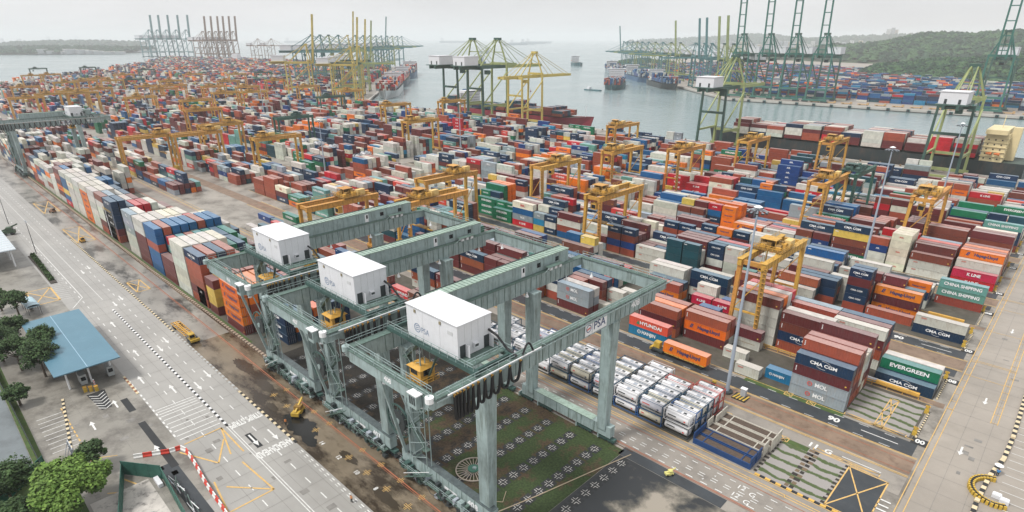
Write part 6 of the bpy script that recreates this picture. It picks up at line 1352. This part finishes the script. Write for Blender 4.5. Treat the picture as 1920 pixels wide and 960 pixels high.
# red and white road barriers
bp_ = [(-120.6, 16.0), (-118.9, 18.9), (-117.3, 21.6), (-116.9, 23.6), (-115.2, 24.1), (-112, 24.0), (-109, 23.8), (-106, 23.5), (-103, 23.2), (-100, 23.0), (-97, 22.9), (-94, 22.8), (-91, 22.6), (-88, 22.4), (-85, 22.4)]
REDB = mat('barrier_red', (.62, .06, .04), .4, var=.08); WHB = mat('barrier_white', (.78, .78, .76), .4, var=.06, dirt=.2, dirtcol=(.4, .38, .34)); ib = 0
for a, b in zip(bp_, bp_[1:]):
    a = Vector((*a, 0)); b = Vector((*b, 0)); n = max(1, round((b - a).length / 1.35))
    for k in range(n):
        p = a.lerp(b, k / n); q_ = a.lerp(b, (k + 1) / n); c_ = (p + q_) / 2; d = (q_ - p); ang = atan2(d.y, d.x); l = d.length * .48; m_ = REDB if ib % 2 else WHB; ib += 1; mb = MB()
        P = [(-.3, 0), (.3, 0), (.3, .2), (.12, .45), (.1, .95), (-.1, .95), (-.12, .45), (-.3, .2)]; n0 = len(mb.v)
        for s in (-l, l): mb.v += [(s, u, v) for u, v in P]
        for i in range(8): mb.f.append((n0 + i, n0 + (i + 1) % 8, n0 + 8 + (i + 1) % 8, n0 + 8 + i)); mb.m.append(mb.mi(m_))
        mb.f.append(tuple(n0 + i for i in range(8))[::-1]); mb.m.append(0); mb.f.append(tuple(n0 + 8 + i for i in range(8))); mb.m.append(0)
        o = mb.build('road_barrier', None, None, (c_.x, c_.y, .06), label='%s plastic road barrier, %s in the curved line from the toll yard' % ('red' if m_ is REDB else 'white', ORD[ib - 1]), cat='barrier', group='red and white road barriers'); o.rotation_euler = (0, 0, ang)
# yellow striped barriers, person with umbrella
for k in range(22):
    a = radians(100 + k * 9.5); x_, y_ = 4.6 + cos(a) * 3.6, 123.2 + sin(a) * 4.2; mb = MB(); mb.box(-.5, .5, -.22, .22, 0, .8, YELLOWM); mb.box(-.18, .18, -.23, .23, .2, .82, BLACK_PAINT); o = mb.build('striped_barrier', None, None, (x_, y_, .03), label='yellow and black striped barrier in the curved ring near the kerb bend', cat='barrier', group='yellow striped barriers in a ring'); o.rotation_euler = (0, 0, a)
for q, l in (((5.0, 122.2), 'left one'), ((6.2, 121.4), 'right one')): mb = MB(); mb.box(-.7, .7, -.5, .5, 0, .7, HOUSEW); mb.box(-.6, .6, -.4, .4, .7, .9, WHITEL); mb.build('white_bin', None, None, (q[0], q[1], .03), label='low white bin inside the ring of striped barriers, %s' % l, cat='bin', group='white bins in the barrier ring')
def person(x, y, shirt, lab, umbrella=False):
    sk_ = mat('skin', (.35, .2, .13), .6); me = bpy.data.meshes.new('body'); V = [(0, 0, .95), (0, 0, 1.2), (0, 0, 1.42), (0, 0, 1.52), (0, 0, 1.66), (.1, 0, .9), (.12, .05, .5), (.12, .0, .06), (.12, .14, .03), (-.1, 0, .9), (-.12, -.05, .5), (-.12, -.1, .06), (-.12, .04, .03), (.2, 0, 1.4), (.27, .05, 1.12), (.26, .18, .95), (-.2, 0, 1.4), (-.28, .08, 1.15), (-.2, .25, 1.3)]
    E_ = [(0, 1), (1, 2), (2, 3), (3, 4), (0, 5), (5, 6), (6, 7), (7, 8), (0, 9), (9, 10), (10, 11), (11, 12), (2, 13), (13, 14), (14, 15), (2, 16), (16, 17), (17, 18)]
    RD = [.15, .14, .16, .06, .11, .10, .075, .05, .04, .10, .075, .05, .04, .07, .05, .035, .07, .05, .035]
    me.from_pydata(V, E_, []); o = bpy.data.objects.new('person', me); COL.objects.link(o); m = o.modifiers.new('s', 'SKIN')
    for i, r in enumerate(RD): me.skin_vertices[0].data[i].radius = (r, r * .8)
    me.skin_vertices[0].data[0].use_root = True; ss = o.modifiers.new('b', 'SUBSURF'); ss.levels = ss.render_levels = 2; me.materials.append(sk_)
    o.location = (x, y, .03); tag(o, lab, 'person')
    mb = MB(); mb.tube((0, 0, 1.0), (0, 0, 1.46), .21, shirt, 12, .2); mb.tube((.2, 0, 1.42), (.27, .05, 1.15), .09, shirt, 8); mb.tube((-.2, 0, 1.42), (-.28, .08, 1.15), .09, shirt, 8); mb.build('shirt', None, o)
    mb = MB()
    for s, k in ((.1, .05), (-.1, -.05)): mb.tube((s, 0, 1.0), (s * 1.2, k, .5), .125, DARK, 10, .09); mb.tube((s * 1.2, k, .5), (s * 1.2, k - .03, .1), .09, DARK, 10, .07)
    mb.build('trousers', None, o); mb = MB(); mb.tube((0, -.02, 1.68), (0, -.02, 1.8), .115, BLACK, 12, .06); mb.build('hair', None, o)
    return o
person(4.2, 129.4, mat('shirt_blue', (.04, .25, .55), .7), 'person in a bright blue shirt standing beside the striped barrier ring')
R = empty('umbrella', (4.0, 129.7, 0), label='white umbrella held over the person in blue', cat='umbrella'); mb = MB()
for k in range(10):
    a, b = 2 * pi * k / 10, 2 * pi * (k + 1) / 10; mb.face([(0, .3, 2.45), (cos(a) * .75, .3 + sin(a) * .75, 2.15), (cos(b) * .75, .3 + sin(b) * .75, 2.15)], WHITEL)
mb.build('canopy', None, R); mb = MB(); mb.tube((-.2, -.05, 1.3), (0, .3, 2.45), .02, DARK, 6); mb.build('shaft', None, R)
person(-109.2, 51.0 - 8.6, mat('vest_orange', (.6, .2, .05), .7), 'worker in an orange vest near the yellow kerb end')
person(-78.6, 39.6, mat('vest_pale_orange', (.62, .28, .12), .7), 'worker in an orange top beside the dashed kerb below the nearest crane')
# vehicles
def trailer(x, y, rz, lab, cabc=YELLOWM, load=None, L_=12.5):
    R = empty('terminal_truck', (x, y, 0), rz, label=lab, cat='truck', group='terminal trucks')
    mb = MB(); mb.box(-L_ / 2, L_ / 2 - 1, -.35, -.15, 1.0, 1.35, CABY); mb.box(-L_ / 2, L_ / 2 - 1, .15, .35, 1.0, 1.35, CABY)
    for k in range(9): q = -L_ / 2 + k * (L_ - 1.2) / 8; mb.box(q, q + .15, -1.2, 1.2, 1.05, 1.3, CABY)
    for s in (-1.2, 1.12): mb.box(-L_ / 2, L_ / 2 - 1, s, s + .08, 1.05, 1.35, CABY)
    mb.build('trailer_frame', None, R)
    c = MB(); X = L_ / 2; c.box(X - .6, X + 3.0, -1.2, 1.2, .6, 1.1, DARK); c.box(X + .9, X + 2.6, -1.15, .35, 1.1, 2.7, cabc); c.box(X + 2.6, X + 3.3, -1.2, 1.2, .6, 1.3, cabc); cb = c.build('cab', None, R)
    w_ = MB(); w_.box(X + 2.6, X + 2.63, -1.0, .2, 1.7, 2.5, GLASS); w_.box(X + 1.1, X + 2.4, -1.18, -1.15, 1.7, 2.5, GLASS); w_.build('window', None, cb)
    for q in (-X + 1.2, -X + 2.5, X + .2, X + 2.4):
        for s in (-1, 1): w_ = MB(); w_.tube((q, s * 1.15, .5), (q, s * .8, .5), .5, BLACK, 12); w_.build('wheel', None, R)
    return R
trailer(-172, 43.0, 0, 'long empty yellow skeleton trailer truck parked on the apron by the kerb')
trailer(-58.6 - 2.6, 126.3 + 1.2, pi, 'yellow terminal truck carrying the single orange container along the black lane')
stack(-54.6, 126.3, 40, 'o', 1.4, 0, 0); t_ = STACKS[-1]; make_container((1, t_[0], t_[1], 40, 'o', 1.4, 0, 0, 0, 1, True, True))['label'] = 'orange container with dark lettering riding on the truck in the black lane'
def mini(x, y, rz, c, lab, cat, name, sz=1.0):
    R = empty(name, (x, y, 0), rz, label=lab, cat=cat); mb = MB(); mb.box(-1.6 * sz, 1.6 * sz, -.9 * sz, .9 * sz, .5 * sz, 1.3 * sz, c); mb.box(-.2 * sz, 1.2 * sz, -.8 * sz, .8 * sz, 1.3 * sz, 2.2 * sz, ORANGED if c is YELLOWM else c); mb.bar((-1.2 * sz, 0, 1.3 * sz), (2.6 * sz, 0, 2.9 * sz), .35 * sz, .35 * sz, c); mb.build('body', None, R)
    w_ = MB(); w_.box(1.2 * sz, 1.23 * sz, -.7 * sz, .7 * sz, 1.4 * sz, 2.1 * sz, GLASS); w_.build('window', None, R)
    for a in (-1, 1):
        for b in (-.85, .85): w_ = MB(); w_.tube((a * sz, b * sz - .15, .45 * sz), (a * sz, b * sz + .15, .45 * sz), .45 * sz, BLACK, 12); w_.build('wheel', None, R)
    return R
mini(-111, 46.2, 2.2, YELLOWM, 'small yellow loader beside the black oil stain on the apron', 'loader', 'wheel_loader', 1.0)
mini(-289, 44.0, 0, CABY, 'small yellow and white utility cart on the apron beside the kerb', 'cart', 'utility_cart', .9)
mini(-323, 24.6, 1.2, mat('dark_green_truck', (.06, .10, .06), .6), 'dark lorry loaded with green scrap at the left edge of the pale road', 'lorry', 'lorry', 1.5)
mini(-352, 45.5, .4, mat('rust_scrap', (.25, .14, .09), .7), 'rusty scrap machine lying near the yellow box marking', 'machine', 'scrap_machine', .9)
mini(-41.2, 86.0, 1.0, mat('pale_yellow_ramp', (.66, .62, .22), .6), 'pale yellow folding ramp at the edge of the dashed lane', 'ramp', 'folding_ramp', .5)
for cx_, cy_, rx_, ry_, s_ in ((-106, 44.6, 5.2, 2.4, 3), (-100.5, 43.2, 2.6, 1.2, 4), (-111, 44.2, 2, 1.2, 5), (-128, 46.5, 4, 1.3, 6), (-141, 47, 5, 1.6, 7), (-90, 46, 3, .9, 8), (-75, 44.5, 4, 1.0, 9), (-118, 43.5, 2.5, .8, 10), (-62, 46.5, 3, 1.2, 12)):
    r2_ = random.Random(s_); mb = MB(); mb.face([(cx_ + cos(2 * pi * k / 36) * rx_ * (1 + .28 * noise.noise(Vector((k * .7, s_ * 3.1, 0))) + r2_.uniform(-.12, .12)), cy_ + sin(2 * pi * k / 36) * ry_ * (1 + r2_.uniform(-.18, .18)), .045 + s_ * .0005) for k in range(36)]); mb.build('oil_stain', mat('oil_stain', (.014, .014, .013), .22) if s_ < 6 else mat('damp_stain', (.05, .038, .025), .25), kind='structure')
# yellow stanchion fence between container rows, long pale pipes
for k, g in enumerate(G[:4]):
    R = empty('yellow_railing', (-30, g + 27.9, 0), label='yellow steel guard railing along the crane track of the %s' % BLKN[k], cat='railing', group='yellow guard railings along crane tracks'); mb = MB()
    rail_line(mb, (-22, 0, 0), (17, 0, 0), m=CABY, step=3.2, r=.09, h=1.2); mb.box(8, 17, -.2, .6, .8, 1.5, CABY); mb.build('rails', None, R)
for q, m_, l in ((149.6, GREYSTEEL, 'front'), (150.4, WHITEL, 'rear')): mb = MB(); mb.box(-38, -15.5, q, q + .45, .5, 1.1, m_); mb.build('long_pipe', None, None, label='long pale steel pipe lying beside the navy container, %s one' % l, cat='pipe')
for k, g in enumerate(G[:4]):
    for q in (g + 23, g + 43.5, g + 12): mb = MB(); mb.box(-.4, .4, -.4, .4, 0, .9, YELLOWM); mb.box(-.25, .25, -.25, .25, .9, 1.9, YELLOWM); mb.box(-.45, .45, -.1, .1, 1.5, 1.9, CABY); mb.build('cable_anchor', None, None, (-10.4, q, .03), label='yellow cable anchor post at a row end beside the tan road', cat='anchor post', group='yellow anchor posts at row ends')

# ------------------------------------------------------------------ the mass of smaller containers
me = bpy.data.meshes.new('containers'); me.from_pydata(MASS.v, [], MASS.f)
at = me.color_attributes.new('Col', 'FLOAT_COLOR', 'CORNER'); buf = []
for p, c in zip(me.polygons, MASS.c): buf += [c[0], c[1], c[2], 1.0] * p.loop_total
at.data.foreach_set('color', buf); me.update()
m = bpy.data.materials.new('container_paint_mixed'); m.use_nodes = True; t = m.node_tree; N = t.nodes; b = N['Principled BSDF']; b.inputs['Roughness'].default_value = .42
vc = N.new('ShaderNodeVertexColor'); vc.layer_name = 'Col'; g = N.new('ShaderNodeNewGeometry'); n1 = N.new('ShaderNodeTexNoise'); n1.inputs['Scale'].default_value = .6; n1.inputs['Detail'].default_value = 6; t.links.new(g.outputs['Position'], n1.inputs[0])
r = N.new('ShaderNodeMapRange'); r.inputs['From Min'].default_value = .3; r.inputs['From Max'].default_value = .7; r.inputs['To Min'].default_value = .82; r.inputs['To Max'].default_value = 1.12; t.links.new(n1.outputs[0], r.inputs[0])
v = N.new('ShaderNodeVectorMath'); v.operation = 'SCALE'; t.links.new(vc.outputs[0], v.inputs[0]); t.links.new(r.outputs[0], v.inputs['Scale']); t.links.new(v.outputs[0], b.inputs['Base Color'])
me.materials.append(m); o = bpy.data.objects.new('containers', me); COL.objects.link(o); tag(o, 'thousands of smaller mixed-colour containers filling the yard and ships behind', 'containers', kind='stuff')

# ------------------------------------------------------------------ haze
HZ = bpy.data.meshes.new('haze'); mb = MB(); mb.box(-27000, 27000, -27000, 27000, -8, 240); o = bpy.data.objects.new('haze', mb.mesh('haze')); COL.objects.link(o); tag(o, kind='stuff')
m = bpy.data.materials.new('haze'); m.use_nodes = True; N = m.node_tree.nodes; N.remove(N['Principled BSDF']); pv = N.new('ShaderNodeVolumePrincipled')
pv.inputs['Color'].default_value = (.965, .98, .995, 1); pv.inputs['Density'].default_value = 0.00010; pv.inputs['Anisotropy'].default_value = 0
m.node_tree.links.new(pv.outputs[0], N['Material Output'].inputs['Volume']); o.data.materials.append(m)
